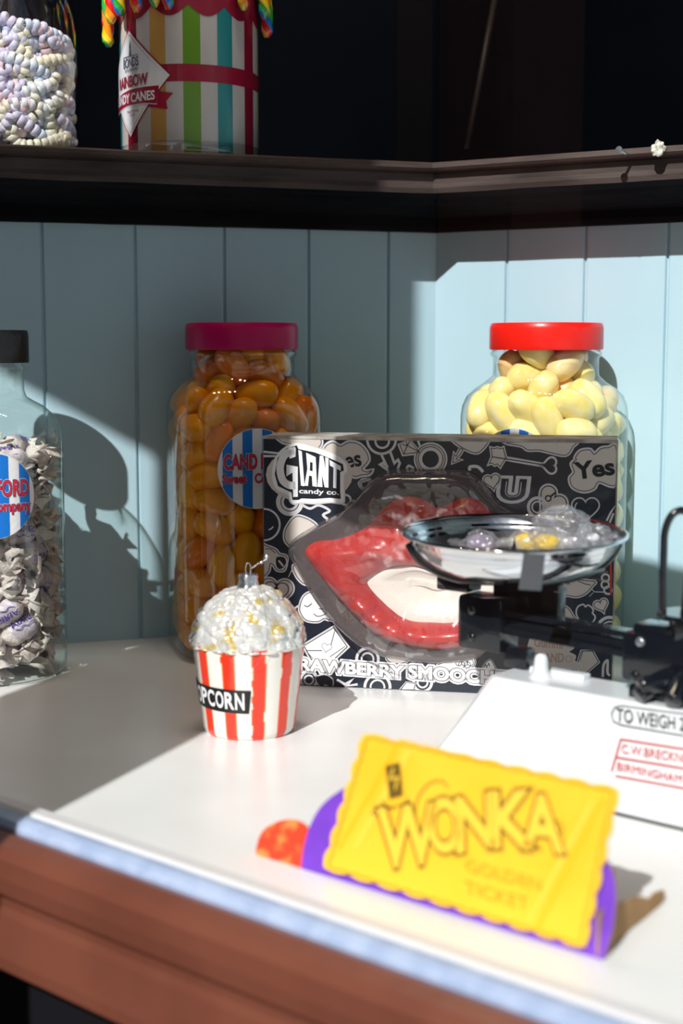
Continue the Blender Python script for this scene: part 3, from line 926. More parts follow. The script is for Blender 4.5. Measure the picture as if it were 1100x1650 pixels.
art.fill(A_([(610,225),(642,230),(664,350),(660,240),(692,250),(690,525),(655,520),(630,400),(635,520),(588,515)]), Wh, 9)
art.fill(A_([(700,265),(806,325),(806,368),(768,350),(765,532),(735,526),(738,338),(705,318)]), Wh, 9)
art.text('candy co.', A_([(418,590)])[0], A_([(785,606)])[0], 10, Wh, 9, bold=.02)
# top middle
art.ring(B_([(255,72)])[0], 11, 3.5, W_, 1); art.ring(B_([(250,60)])[0], 23, 4, W_, 1, a0=-.2, a1=pi+.2)
art.line(B_([(245,165),(295,270)]), 4, W_, 1); art.line(B_([(312,145),(345,235),(372,210),(385,235),(365,290)]), 4, W_, 1); art.line(B_([(300,290),(240,245),(262,232),(280,250)]), 4, W_, 1)
art.doodle(B_(ellp((612,205),108)), T_, 1, ow=7); art.fill(B_(ellp((612,205),80)), W_, 3); art.fill(B_(ellp((612,205),62)), 0, 4); art.ring(B_([(612,205)])[0], 20, 1.2, K_, 4)
g = B_([(385,100),(430,60),(465,68),(530,155),(412,168)]); art.doodle(g, T_, 1, ow=7, smooth=0)
for a_, b_ in (((405,98),(440,105)),((440,105),(460,72)),((440,105),(525,150)),((440,105),(415,165)),((430,62),(440,105))): art.line(B_([a_, b_]), 1.3, K_, 4)
art.line(B_([(520,50),(540,130)]), 4, W_, 1)
art.doodle(B_([(775,50),(830,110),(960,158),(1040,50),(900,30)]), T_, 1, ow=6)
art.doodle(B_([(850,135),(835,165),(800,205),(835,212),(775,232),(785,165),(800,185),(830,125)]), T_, 1, ow=5, smooth=0)
art.line(B_([(900,290),(905,262),(960,262),(1000,300)]), 5, W_, 1, smooth=5); art.line(B_([(430,290),(450,255),(490,275)]), 4, W_, 1, smooth=5)
art.line(B_([(170,355),(95,370),(90,400),(120,430)]), 5, W_, 1, smooth=5)
for x in (20, 60, 95): art.line(B_([(x-40,38),(x,44)]), 3, W_, 1)
# top right
art.line(C_([(150,215),(495,275)]), 7.5, W_, 1); art.line(C_([(60,205),(495,272)]), 1.6, K_, 4)
art.doodle(C_([(55,135),(80,140),(105,132),(130,142),(152,133),(172,212),(128,285),(105,262),(85,272),(62,255),(40,262),(64,200)]), T_, 1, ow=5.5, smooth=0)
art.doodle(C_(heart((528,275), 62, pi/2)), 0, 1, ow=6.5, lw=0)
art.doodle(C_([(190,90),(700,85),(710,125),(655,192),(530,170),(440,150),(350,150),(300,118)]), T_, 1, ow=6)
art.fill(C_([(60,64),(700,74),(640,88),(420,92),(180,86)]), Tn, 5)
cl_ = [(1060,130),(1000,132),(940,140),(885,185),(850,150),(775,160),(735,210),(742,230),(705,262),(725,330),(690,380),(715,450),(800,482),(880,460),(925,405),(1060,425)]
art.doodle(C_(cl_), T_, 1, ow=7.5)
art.text('Yes', C_([(745,385)])[0], C_([(1048,345)])[0], 26, K_, 4, bold=.035)
art.text('U', C_([(135,545)])[0], C_([(310,550)])[0], 31, W_, 1, bold=.16, up=(.12,-1)); art.text('U', C_([(135,545)])[0], C_([(310,550)])[0], 31, 0, 3, bold=.05, up=(.12,-1)); art.text('U', C_([(152,535)])[0], C_([(295,540)])[0], 28, W_, 4, bold=-.035, up=(.12,-1))
art.doodle(C_(heart((62,400), 68, -.2)), T_, 1, ow=5.5)
art.doodle(C_(heart((540,560), 125, .75)), T_, 1, ow=8, lw=1.8)
art.disc(C_([(515,540)])[0], 5.5, K_, 5); art.line(C_([(520,535),(575,492)]), 3, K_, 5); art.disc(C_([(515,540)])[0], 3.2, T_, 6); art.ring(C_([(430,610)])[0], 15, 5, W_, 5); art.ring(C_([(430,610)])[0], 9, 2.5, W_, 5)
art.doodle(C_(heart((815,620), 112)), 0, 1, ow=4.5, lw=0); art.line(C_([(730,620),(735,590),(750,575)]), 1.6, W_, 3)
art.line(C_([(985,720),(1020,650),(1060,600)]), 3, W_, 1); art.line(C_([(1010,735),(1040,660)]), 3, W_, 1)
# left side
art.doodle(D_(ellp((90,90),140)), 0, 1, ow=6, lw=0); art.line(D_([(135,140),(160,128),(178,108)]), 2.2, W_, 3)
art.doodle(D_([(380,300),(335,290),(290,230),(300,130),(385,18),(480,28),(580,90),(600,160),(500,260)]), T_, 1, ow=6.5)
art.doodle(D_([(60,300),(130,300),(200,330),(235,370),(300,390),(305,440),(280,520),(215,520),(185,480),(150,460),(130,540),(60,570)]), T_, 1, ow=6)
art.doodle(D_([(210,400),(280,400),(300,450),(270,500),(230,510),(205,470)]), 0, 3, ow=4, lw=0); art.line(D_([(230,430),(275,485)]), 3, T_, 6)
art.line(D_([(100,320),(150,320),(200,360)]), 1.2, K_, 4)
art.doodle(D_(heart((205,725), 165, .1)), T_, 1, ow=6.5); art.line([(p[0], p[1]) for p in D_(heart((205,725), 125, .1))], 1.3, K_, 4, closed=True)
art.line(D_([(125,720),(225,775)]), 3.5, K_, 5); art.line(D_([(205,700),(195,745)]), 3.5, K_, 5)
for p in ((125,718),(228,775),(207,698)): art.disc(D_([p])[0], 3.2, K_, 5)
art.line(D_([(365,500),(320,590)]), 1.2, W_, 1); art.line(D_([(375,890),(430,850)]), 3, W_, 1)
art.doodle(D_([(370,480),(400,580),(470,650),(540,640),(480,480)]), T_, 1, ow=6)
art.doodle(D_([(430,880),(470,770),(560,730),(660,770),(730,900),(760,990),(700,990),(660,980),(600,1010),(500,1000),(450,950)]), Wh, 1, ow=6)
art.line(D_([(472,855),(505,868),(545,838)]), 1.3, K_, 4, smooth=4); art.line(D_([(560,935),(600,960),(660,945),(690,915)]), 1.2, K_, 4, smooth=4); art.line(D_([(610,885),(640,895),(670,880),(680,912)]), 1.3, K_, 4)
art.doodle(D_([(470,1240),(750,1070),(880,1250),(720,1400),(540,1370)]), Wh, 1, ow=7, smooth=0)
art.line(D_([(765,1085),(725,1235)]), 1.1, K_, 4); art.line(D_([(490,1285),(640,1285)]), 1.1, K_, 4); art.line(D_([(500,1300),(560,1370)]), 1, K_, 4); art.line(D_([(715,1345),(860,1245)]), .9, K_, 4)
art.doodle(D_(heart((685,1255), 48, .2)), Wh, 4, ow=1.2, out=2, lw=0)
# right side below the pan
art.doodle(E_([(240,280),(740,285),(735,350),(650,440),(540,482),(420,465),(240,470)]), T_, 1, ow=5.5); art.line(E_([(400,290),(420,330)]), 1.2, K_, 4); art.line(E_([(430,290),(450,330)]), 1.2, K_, 4); art.line(E_([(550,280),(640,320),(720,335)]), 1.2, K_, 4); art.line(E_([(320,430),(380,420),(410,435)]), 1, K_, 4)
art.doodle(E_(heart((850,590), 92, -.35)), T_, 1, ow=5)
art.doodle(E_([(590,780),(545,700),(560,620),(620,590),(650,620),(690,600),(740,650),(730,690),(765,740),(730,800),(650,800)]), 0, 1, ow=5, lw=0)
art.doodle(E_([(240,590),(350,590),(440,640),(520,760),(600,775),(610,850),(240,900)]), T_, 1, ow=5)
art.ring(E_([(960,900)])[0], 20, 5, W_, 1); art.ring(E_([(960,900)])[0], 13, 2.5, W_, 1)
for q in ((905,245),(900,330),(935,400)): art.ring(E_([q])[0], 6, 3, W_, 2)
art.line(E_([(760,420),(900,425),(960,460)]), 1.4, W_, 1); art.line(E_([(750,430),(700,480)]), 1, W_, 1); art.line(E_([(730,385),(765,420)]), 1.2, W_, 1)
art.text('CAST', E_([(845,195)])[0], E_([(945,190)])[0], 4, Tn, 3); art.text('BEST CANDY', E_([(740,280)])[0], E_([(930,285)])[0], 3.6, Tn, 3)
art.fill(E_([(958,60),(985,60),(985,460),(958,460)]), 6, 4)
art.doodle(E_([(600,1170),(740,1170),(815,1310),(620,1480),(520,1480),(560,1300)]), T_, 1, ow=4.5, smooth=0); art.line(E_([(620,1170),(580,1290)]), 1, K_, 4)
art.doodle(E_([(-40,1000),(200,985),(400,1020),(510,1110),(430,1180),(520,1230),(510,1300),(590,1340),(560,1390),(300,1372),(-40,1350)]), T_, 5, ow=3, lw=0, smooth=3)
art.text('BRAND', E_([(10,1300)])[0], E_([(375,1310)])[0], 14, Tn, 7, bold=.03); art.text('Gummi', E_([(0,1110)])[0], E_([(360,1140)])[0], 14, Tn, 7, bold=.03)
art.ring(E_([(440,1270)])[0], 5, 1.2, Tn, 7); art.line(E_([(870,1500),(880,1350),(930,1290),(930,1440),(960,1480)]), 4, W_, 1, smooth=4)
# bottom row + the name
for c_, r_ in (((385,75),60),((440,230),70),((60,190),45),((690,205),50)): art.ring(G_([c_])[0], r_*.2909, 4.5, W_, 1); art.ring(G_([c_])[0], r_*.2909*.55, 3, W_, 1)
art.doodle(G_([(100,180),(150,165),(190,190),(185,230),(150,215),(130,235)]), 0, 1, ow=4, lw=0)
art.doodle(G_([(570,245),(600,205),(650,210),(640,245)]), Wh, 1, ow=3, lw=1, smooth=0); art.line(G_([(215,190),(260,215),(300,190),(270,225),(330,215)]), 4, W_, 1)
art.doodle(G_([(490,70),(530,100),(600,90),(610,60),(550,50)]), T_, 1, ow=4); art.doodle(G_([(770,110),(850,85),(960,60),(975,110),(900,140),(780,150)]), Wh, 1, ow=4)
for q in range(5): art.ring(G_([(890+q*16,95+(q % 2)*12)])[0], 5, 1, K_, 3)
art.doodle(G_([(1020,130),(1060,80),(1085,110),(1100,160),(1040,190)]), Wh, 1, ow=3); art.line(G_([(1030,120),(1040,105),(1045,122),(1055,98),(1062,115)]), 1.5, K_, 3)
for s_, p0, p1, h_ in (('STRAWBERRY', (447,1077), (649,1092), 19), ('SMOOCHES', (659,1092), (826,1104), 20)):
    for b_, m_, l_ in ((.17, Wh, 6), (.075, K_, 7), (.045, Wh, 8)): art.text(s_, p0, p1, h_, m_, l_, bold=b_, up=(0,-1))
# print behind the clear window
blL = [(467,884),(474,868),(505,848),(545,825),(575,798),(598,772),(622,759),(650,755),(690,757),(724,756),(757,760),(785,783),(808,812),(850,832),(880,848),(905,862),(915,880),(905,915),(885,945),(860,985),(832,1018),(798,1045),(760,1060),(715,1064),(670,1061),(625,1054),(585,1036),(545,1004),(508,958),(482,915)]
art.fill(cr([(p[0], p[1], 0) for p in blL], True, 4), 5, 9) if False else None
art.build('printed_front', box_root)

def px_loop(pts, n): 
    q = cr([(p[0], p[1], 0) for p in pts], True, 12); Ls = [0]
    for i in range(len(q)): Ls.append(Ls[-1]+(q[(i+1) % len(q)]-q[i]).length)
    out = []; T = Ls[-1]; j = 0
    for k in range(n):
        d = T*k/n
        while Ls[j+1] < d: j += 1
        out.append(q[j].lerp(q[(j+1) % len(q)], (d-Ls[j])/max(1e-9, Ls[j+1]-Ls[j])))
    return out
def radial(pts, c, n):
    """outline resampled at equal angles around c"""
    q = cr([(p[0], p[1], 0) for p in pts], True, 14); out = []
    for k in range(n):
        a = 2*pi*k/n; d = Vector((cos(a), sin(a)*.62)); best = None
        for i in range(len(q)):
            p1, p2 = q[i], q[(i+1) % len(q)]; e = p2-p1; den = d.x*e.y-d.y*e.x
            if abs(den) < 1e-9: continue
            w_ = Vector((p1.x-c[0], p1.y-c[1])); t = (w_.x*e.y-w_.y*e.x)/den; u = (w_.x*d.y-w_.y*d.x)/den
            if t > 0 and -1e-6 <= u <= 1+1e-6 and (best is None or t > best[0]): best = (t, c[0]+d.x*t, c[1]+d.y*t)
        out.append(Vector((best[1], best[2], 0)) if best else out[-1])
    return out
NL = 160; CC = (703, 935)
bl = radial(blL, CC, NL)
lipO = radial([(492,888),(510,872),(545,868),(585,852),(612,825),(635,806),(660,799),(685,805),(707,818),(728,808),(752,801),(775,808),(795,828),(822,848),(855,866),(885,880),(892,892),(878,930),(855,968),(828,1002),(790,1028),(755,1040),(705,1045),(655,1038),(612,1024),(572,990),(535,950),(505,912)], CC, NL)
lipI = radial([(598,938),(612,924),(640,914),(670,912),(700,920),(735,913),(765,918),(800,930),(822,945),(800,966),(775,985),(740,997),(700,998),(660,994),(628,972)], CC, NL)
def P3(p, h): return boxmap(h)(p.x, p.y, 0)
# backing seen through the window
V = [P3(p, .0012) for p in bl]; c0 = boxmap(.0012)(CC[0], CC[1], 0); V.append(c0)
mesh_obj('window_backing', V, [(k, (k+1) % NL, NL) for k in range(NL)], M_BACKG, box_root)
pc = Vector((CC[0], CC[1], 0))
V = [P3(pc+(p-pc)*1.08, .006) for p in lipI] + [P3(pc+(p-pc)*.80, .0075) for p in lipI] + [P3(pc+(p-pc)*.76, .0063) for p in lipI] + [boxmap(.0063)(CC[0], CC[1], 0)]
mesh_obj('cream_teeth', V, [(r*NL+k, r*NL+(k+1) % NL, (r+1)*NL+(k+1) % NL, (r+1)*NL+k) for r in (0, 1) for k in range(NL)] + [(2*NL+k, 2*NL+(k+1) % NL, 3*NL) for k in range(NL)], M_CREAM, box_root, smooth=True)
M_LIPS = mat('red_jelly_lips', (.44,.012,.012), .3, noise_col=(.54,.026,.018), noise_scale=18, coat=.2, spec=.4, sss=.1, sub=(1,.15,.1))
V = []; R_ = 13
for j in range(R_):
    t = j/(R_-1)
    for k in range(NL):
        p = lipO[k].lerp(lipI[k], t); h = .002 + .0165*sin(pi*min(1, max(0, t)))**.55 * (1-.25*abs(t-.4))
        if 0 < j < R_-1: h += .0011*sin(k*.55+3*sin(k*.11))*sin(pi*t)
        V.append(P3(p, h))
tag(mesh_obj('lips', V, [(j*NL+k, j*NL+(k+1) % NL, (j+1)*NL+(k+1) % NL, (j+1)*NL+k) for j in range(R_-1) for k in range(NL)], M_LIPS, box_root, smooth=True), 'red jelly candy lips')
M_BLIS = thin_glass('blister_plastic', (.95,.945,.95), (.60,.57,.60), ior=1.55, rough=.07, bump=.9, bump_scale=60, haze=.025, haze_col=(.75,.70,.74), blend=.4, dist=.004)
V = []; prof_ = [(1.0, 0.0006), (.992, .006), (.975, .016), (.955, .022), (.90, .0255), (.80, .0262), (.68, .026), (.55, .024)]
for s_, h in prof_:
    for k in range(NL):
        p = pc+(bl[k]-pc)*s_; hh = h
        if s_ < .97: hh += .0016*noise.noise(Vector((p.x*.035, p.y*.035, s_)))
        V.append(P3(p, hh))
for s_, h in ((.95, .0225), (.75, .0195), (.4, .018), (.1, .018)):
    for k in range(NL): p = pc+(lipI[k]-pc)*s_; V.append(P3(p, h+.001*noise.noise(Vector((p.x*.04, p.y*.04, s_)))))
V.append(P3(pc, .018)); r = len(prof_)+4
mesh_obj('clear_blister', V, [(j*NL+k, j*NL+(k+1) % NL, (j+1)*NL+(k+1) % NL, (j+1)*NL+k) for j in range(r-1) for k in range(NL)] + [((r-1)*NL+k, (r-1)*NL+(k+1) % NL, r*NL) for k in range(NL)], M_BLIS, box_root, smooth=True)

# ================================================================== popcorn bucket ornament
PB = Vector((-.0585, .8815, 0)); pop = empty('popcorn_ornament', PB)
tag(pop, 'glass christmas ornament shaped like a red and white striped popcorn bucket', 'ornament')
M_BW = mat('ornament_white_glaze', (.80,.77,.72), .14, coat=.6); M_BR = mat('ornament_red_glaze', (.80,.035,.012), .14, coat=.6); M_BO = mat('ornament_orange_glaze', (.85,.22,.06), .16, coat=.6)
bm = bmesh.new(); seg = 240; rows = 28; rings = []
def buck(z): t = max(0, min(1, z/.058)); return .0288+.0068*t
for j in range(rows+1):
    z = .058*j/rows; r = buck(z) - (.0015 if j == 0 else .0004 if j == 1 else 0)
    rings.append([bm.verts.new((r*cos(2*pi*k/seg), r*sin(2*pi*k/seg), z)) for k in range(seg)])
stripes = [-80+34*k for k in range(-3, 8)][:11]
for j in range(rows):
    for k in range(seg):
        f = bm.faces.new((rings[j][k], rings[j][(k+1) % seg], rings[j+1][(k+1) % seg], rings[j+1][k]))
        an = 360*(k+.5)/seg; rel = (an - 270 + 360) % 360
        x = ((rel + 2) % 32.727)-16.36; x += 1.0*noise.noise(Vector((int((rel+2)//32.727)*3.1, j*.22, 0)))
        f.material_index = 1 if abs(x) < 6.2 else 2 if abs(x) < 7.6 else 0
bm.faces.new(rings[0][::-1])
bm_obj('bucket', bm, [M_BW, M_BR, M_BO], pop, smooth=True)
M_POPC = mat('silvered_popcorn_glass', (.84,.84,.82), .2, metal=.45, noise_col=(.80,.60,.20), noise_scale=95, ramp=(.53,.62), coat=.5)
bm = bmesh.new(); bmesh.ops.create_icosphere(bm, subdivisions=7, radius=1.0)
rnd = random.Random(3); cs = []
for _ in range(240):
    a = rnd.uniform(0, 2*pi); zz = rnd.uniform(-.15, 1); s_ = sqrt(max(0, 1-zz*zz)); cs.append((Vector((s_*cos(a), s_*sin(a), zz)), rnd.uniform(.07, .15), rnd.uniform(.3, 1)))
from mathutils import kdtree
kd = kdtree.KDTree(len(cs))
for i, c in enumerate(cs): kd.insert(c[0], i)
kd.balance()
dead = []
for v in bm.verts:
    if v.co.z < -.28: dead.append(v); continue
    n_ = v.co.normalized(); h = 0
    for (co, i, d_) in kd.find_n(n_, 4):
        q = d_/cs[i][1]
        if q < 1: h = max(h, sqrt(1-q*q)*cs[i][2])
    k = 1 + .085*h + .02*noise.noise(n_*5)
    e = n_.z; w2 = .0352 if e < 0 else .0352
    z = .0575 + e*(.0335 if e > 0 else .010)
    rr = sqrt(max(0, 1-e*e)); prof2 = (rr**1.0)*(1 if e < .0 else 1)
    if e > .72: z += (e-.72)*.004
    v.co = Vector((n_.x/max(rr,1e-6)*w2*prof2*k, n_.y/max(rr,1e-6)*w2*prof2*k, z + .0024*h*max(0,e)))
bmesh.ops.delete(bm, geom=dead, context='VERTS')
tag(bm_obj('popcorn_top', bm, M_POPC, pop, smooth=True), 'silver, white and yellow popcorn heap')
M_SILV = mat('silver_cap', (.80,.82,.86), .18, metal=.95, bump=.5, bump_scale=200)
bm = bmesh.new(); add_lathe(bm, [(.0075,.0905),(.0068,.0930),(.0060,.0960),(.0064,.0985),(.0055,.1000),(.0002,.1003)], 24); bm_obj('cap', bm, M_SILV, pop, angle=40)
bm = bmesh.new(); add_tube(bm, cr([(-.0012,0,.0995),(-.0017,0,.1030),(-.0010,0,.1062),(.0003,0,.1068),(.0014,0,.1052),(.0015,0,.102),(.0012,0,.0995)], False, 5), .00035, 8); bm_obj('hanging_loop', bm, M_SILV, pop, smooth=True)
bm = bmesh.new(); add_tube(bm, cr([(.0012,0,.1030),(.0040,-.001,.1050),(.0065,0,.1066),(.0085,0,.1074),(.0105,.001,.1090),(.0120,.001,.1120)], False, 6), lambda t: .0003+.0013*abs(sin(t*9))*t, 8); bm_obj('glitter_string', bm, M_SILV, pop, smooth=True)
M_STR = thin_glass('clear_elastic', (.9,.9,.9), (.4,.4,.4), ior=1.6)
bm = bmesh.new()
add_tube(bm, cr([(-.002,-.004,.1),(-.008,-.021,.088),(-.0115,-.036,.068),(-.009,-.0385,.054),(.001,-.0385,.0485),(.009,-.0385,.0525),(.0135,-.036,.066),(.010,-.020,.088),(.003,-.004,.1)], False, 6), .00022, 6); bm_obj('elastic_string', bm, M_STR, pop, smooth=True)
M_BLAB = mat('black_label', (.012,.012,.014), .35)
def buckmap(u, v, l): r = buck(v)+.0004+l; a = -pi/2+u; return Vector((r*cos(a), r*sin(a), v))
art = Art(buckmap, [M_BLAB, M_LWHITE], maxlen=.06)
art.fill([(-1.95,.0198),(.06,.0182),(.10,.0330),(-1.92,.0345)], 0, 0)
for k, ch in enumerate('POPCORN'):
    u0 = -.195-.205*(6-k); dz = -.0007*k*.25
    art.text(ch, (u0, .0222+dz), (u0+.165, .0220+dz), .0100, 1, 2, bold=.03, up=(0,1))
art.build('name_label', pop)

# ================================================================== golden ticket card
K1 = Vector((-.0188, .638, 0)); K2 = Vector((.103, .5386, 0)); kd_ = (K2-K1).normalized(); back = Vector((-kd_.y, kd_.x, 0)); 
lean = radians(14); kup = (Vector((0,0,1))*cos(lean) + back*sin(lean)).normalized(); kn = kd_.cross(kup).normalized()
if kn.y > 0: kn = -kn
tk = empty('ticket_card', K1, 0)
tag(tk, 'cardboard stand-up card with a scalloped yellow ticket in front of purple', 'card stand')
def cardmap(lift):
    return lambda px, py, l: on_plane(px, py, K1 + kn*lift, kn) + kn*l - K1
M_PUR = mat('purple_card', (.19,.055,.56), .45, noise_col=(.16,.045,.50), noise_scale=60); M_YEL = mat('yellow_card', (.90,.49,.025), .42, noise_col=(.91,.53,.035), noise_scale=30)
M_YD = mat('ticket_line_brown', (.14,.085,.008), .5); M_YO = mat('ticket_shade_orange', (.85,.46,.008), .5); M_YL = mat('ticket_light_yellow', (.90,.56,.05), .5)
M_KRAFT = mat('kraft_board', (.42,.24,.10), .8, noise_col=(.36,.20,.085), noise_scale=60); M_STRAW = mat('strawberry_print', (.82,.055,.02), .45, noise_col=(.95,.25,.06), noise_scale=110, ramp=(.5,.62))
def plate(name, pts, lift, th, m, parent, edge=None):
    f = cardmap(lift); N = len(pts); fr = [f(p[0], p[1], 0) for p in pts]; bk = [v - kn*th for v in fr]
    tri = tessellate_polygon([[Vector((p[0], p[1], 0)) for p in pts]])
    Fs = [tuple(t) for t in tri] + [tuple(N+i for i in t[::-1]) for t in tri] + [(i, (i+1) % N, N+(i+1) % N, N+i) for i in range(N)]
    fm = [0]*len(tri) + [1]*(len(tri)+N)
    for v in fr+bk:
        if v.z < .0002: v.z = .0002
    return mesh_obj(name, fr+bk, Fs, [m, edge or m], parent, fm=fm)
pur = cr([(485,1400,0),(488,1372,0),(497,1336,0),(514,1303,0),(540,1279,0),(575,1262,0),(640,1262,0),(760,1290,0),(900,1330,0),(960,1370,0),(984,1400,0),(991,1440,0),(986,1495,0),(971,1548,0)], False, 6)
plate('purple_backing', [(p.x, p.y) for p in pur], 0, .0016, M_PUR, tk, M_KRAFT)
stw = cr([(486,1401,0),(440,1390,0),(414,1381,0),(414,1360,0),(424,1338,0),(444,1325,0),(468,1320,0),(488,1327,0),(500,1340,0)], False, 5)
tag(plate('strawberry_cutout', [(p.x, p.y) for p in stw] + [(490,1370)], -.0004, .0014, M_STRAW, tk, M_KRAFT), 'red strawberry shape with pale seeds')
def scallop(c, n, amp, inset=0.0):
    out = []; ctr = Vector((sum(p[0] for p in c)/4, sum(p[1] for p in c)/4))
    c = [ctr + (Vector(p)-ctr)*(1-inset) for p in c]
    for i in range(4):
        a, b = c[i], c[(i+1) % 4]; d = b-a; nn = Vector((d.y, -d.x)).normalized()
        if nn.dot(a-ctr) < 0: nn = -nn
        m = n[i]
        for k in range(m*8):
            t = k/(m*8); out.append(tuple(a + d*t + nn*amp*(abs(sin(pi*m*t))-.5)*2*.5))
    return out
YC = [(583,1176), (1001,1268), (943,1534), (516,1401)]
YC = [(585,1181), (997,1271), (941,1528), (519,1398)]
plate('yellow_ticket', scallop(YC, (9, 6, 10, 6), 5), .0030, .0012, M_YEL, tk)
art = Art(cardmap(.0031), [M_YD, M_YO, M_YL, mat('ticket_text_ochre', (.50,.29,.01), .5)], step=.00005)
art.line(scallop(YC, (18, 11, 19, 11), 3, .045), 1.3, 0, 1, closed=True)
art.fill([(632,1196),(652,1200),(560,1378),(545,1372)], 1, 1) if False else None
art.line([(642,1198),(545,1368)], 5, 1, 1); art.line([(660,1206),(572,1368)], 12, 2, 1); art.line([(972,1286),(862,1502)], 7, 1, 1); art.line([(955,1290),(850,1488)], 9, 2, 1); art.line([(645,1192),(985,1276)], 3, 1, 1)
letters = [('W', (614,1398), (704,1388), 92), ('O', (693,1372), (742,1372), 84), ('N', (738,1372), (796,1362), 84), ('K', (793,1364), (856,1362), 86), ('A', (845,1366), (906,1372), 86)]
for ch, p0, p1, h_ in letters:
    art.text(ch, p0, p1, h_, 0, 3, bold=.066, up=(-.03,-1)); art.text(ch, p0, p1, h_, 2, 4, bold=.028, up=(-.03,-1))
art.line([(612,1316),(600,1310),(612,1300),(634,1304)], 2.5, 0, 3, smooth=4); art.line([(668,1330),(672,1290),(690,1264),(712,1258),(722,1270)], 2.5, 0, 3, smooth=4); art.line([(900,1352),(906,1335),(896,1322),(884,1330),(890,1344)], 2.5, 0, 3, smooth=4)
art.fill([(621,1234),(645,1228),(650,1282),(628,1288)], 0, 4); art.line([(634,1238),(629,1256),(642,1252),(637,1272)], 2.5, 2, 5)
art.line([(614,1290),(630,1301),(652,1294),(658,1286)], 2.5, 0, 4, smooth=4)
art.text('GOLDEN', (752,1404), (872,1436), 20, 3, 3, up=(-.1,-1), bold=.0); art.text('TICKET', (750,1440), (852,1468), 22, 3, 3, up=(-.1,-1), bold=.0)
art.build('ticket_print', tk)
# folded strut behind
sp = Vector((.1015, .5402, 0)); sdv = Vector((.56, .83, 0)).normalized(); th = Vector((sdv.y, -sdv.x, 0))*.0012
out_ = [(0,.0003),(.026,.0003),(.034,.0015),(.047,.0003),(.066,.0003),(.0705,.002),(.070,.0055),(.060,.0075),(.052,.007),(.047,.010),(.040,.0125),(.025,.015),(.006,.019),(0,.019)]
V = []
for s_ in (0, 1):
    for a, z in out_: V.append(sp + sdv*a + back*(.0) + th*(s_-.5) + Vector((0,0,z)) - K1)
N = len(out_)
tri = tessellate_polygon([[Vector((a, z, 0)) for a, z in out_]])
mesh_obj('kraft_strut', V, [tuple(t) for t in tri] + [tuple(N+i for i in t) for t in tri] + [(i, (i+1) % N, N+(i+1) % N, N+i) for i in range(N)], M_KRAFT, tk)
# ================================================================== weighing scale
M_ENA = mat('white_enamel', (.70,.72,.75), .25, coat=.4, noise_col=(.67,.69,.72), noise_scale=30)
M_CAST = mat('black_gloss_casting', (.006,.008,.012), .16, coat=.6, bump=.12, bump_scale=90); M_CHR = mat('polished_chrome', (.72,.74,.76), .06, metal=1.0, bump=.05, bump_scale=60)
M_SATIN = mat('satin_steel_inside', (.62,.66,.72), .24, metal=1.0, bump=.15, bump_scale=120)
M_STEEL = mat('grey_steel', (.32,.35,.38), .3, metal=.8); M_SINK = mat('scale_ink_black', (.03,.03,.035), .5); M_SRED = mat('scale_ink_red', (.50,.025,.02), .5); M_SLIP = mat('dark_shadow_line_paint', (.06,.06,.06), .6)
def sp3(t, o, z=0.0): q = g0 + gd*t + gn*o; return Vector((q.x, q.y, z))
def tt(px, o=-.255, py=1000):     # distance along the scale of the upright plane through a pixel column
    k = ray(px, py).x/ray(px, py).y; c = g0 + gn*o; return (k*c.y - c.x)/(gd.x - k*gd.y)
def zz(px, py, o=-.255): 
    t = tt(px, o, py); q = sp3(t, o); d = ray(px, py); return CAMH + d.z/d.y*q.y
SO = sp3(-.03, -.25)
scl = empty('weighing_scale', SO, 0)
tag(scl, 'small balance scale with white enamel base and black cast beam under the chrome pan', 'weighing scale')
MS = Matrix(((gd.x, gn.x, 0, 0), (gd.y, gn.y, 0, 0), (0, 0, 1, 0), (0, 0, 0, 1)))
MSL = Matrix.Translation(Vector((g0.x, g0.y, 0)) - SO) @ MS   # (t, o, z) -> local
HB = .0550
rows_ = [(0, -.116, -.206), (.004, -.1145, -.2065), (.012, -.109, -.210), (.022, -.103, -.2145), (.034, -.096, -.2195), (.046, -.0895, -.2245), (.052, -.086, -.2265), (.0545, -.084, -.228), (HB, -.083, -.2295)]
V = []; Fs = []
cols = [0, .01, .03, .1, .2, .215]
for z, tl, of in rows_:
    loop = [(tl+.004, -.262), (tl, -.256), (tl, of-.004), (tl+.004, of), (.10, of), (.10, -.262)]
    V += [MSL @ Vector((t, o, z)) for t, o in loop]
N = 6
for j in range(len(rows_)-1):
    for k in range(N): Fs.append((j*N+k, j*N+(k+1) % N, (j+1)*N+(k+1) % N, (j+1)*N+k))
Fs += [tuple(range(N))[::-1], tuple(range((len(rows_)-1)*N, len(rows_)*N))]
bs = mesh_obj('enamel_base', V, Fs, M_ENA, scl)
bm = bmesh.new(); bm.from_mesh(bs.data); bmesh.ops.recalc_face_normals(bm, faces=bm.faces[:]); bm.to_mesh(bs.data); bm.free()
bm = bmesh.new(); add_box(bm, (-.117, -.264, 0), (.102, -.2045, .0012), M=MSL); bm_obj('edge_shadow_strip', bm, M_SLIP, scl)  # thin dark strip standing in for the shadow line under the base
bm = bmesh.new(); kt = tt(871, -.244, 1090)
add_lathe(bm, [(.0075,HB-.0005),(.0058,HB+.0015),(.0045,HB+.004),(.0040,HB+.0085),(.0036,HB+.0115),(.0022,HB+.0133),(.0001,HB+.0138)], 24, M=MSL @ Matrix.Translation(Vector((kt, -.244, 0)))); bm_obj('white_knob', bm, M_ENA, scl, smooth=True)
bm = bmesh.new(); add_box(bm, (-.083+.012, -.2585, HB-.001), (-.035, -.2505, HB+.0035), M=MSL, bev=.001); bm_obj('top_ridge', bm, M_ENA, scl, angle=40)
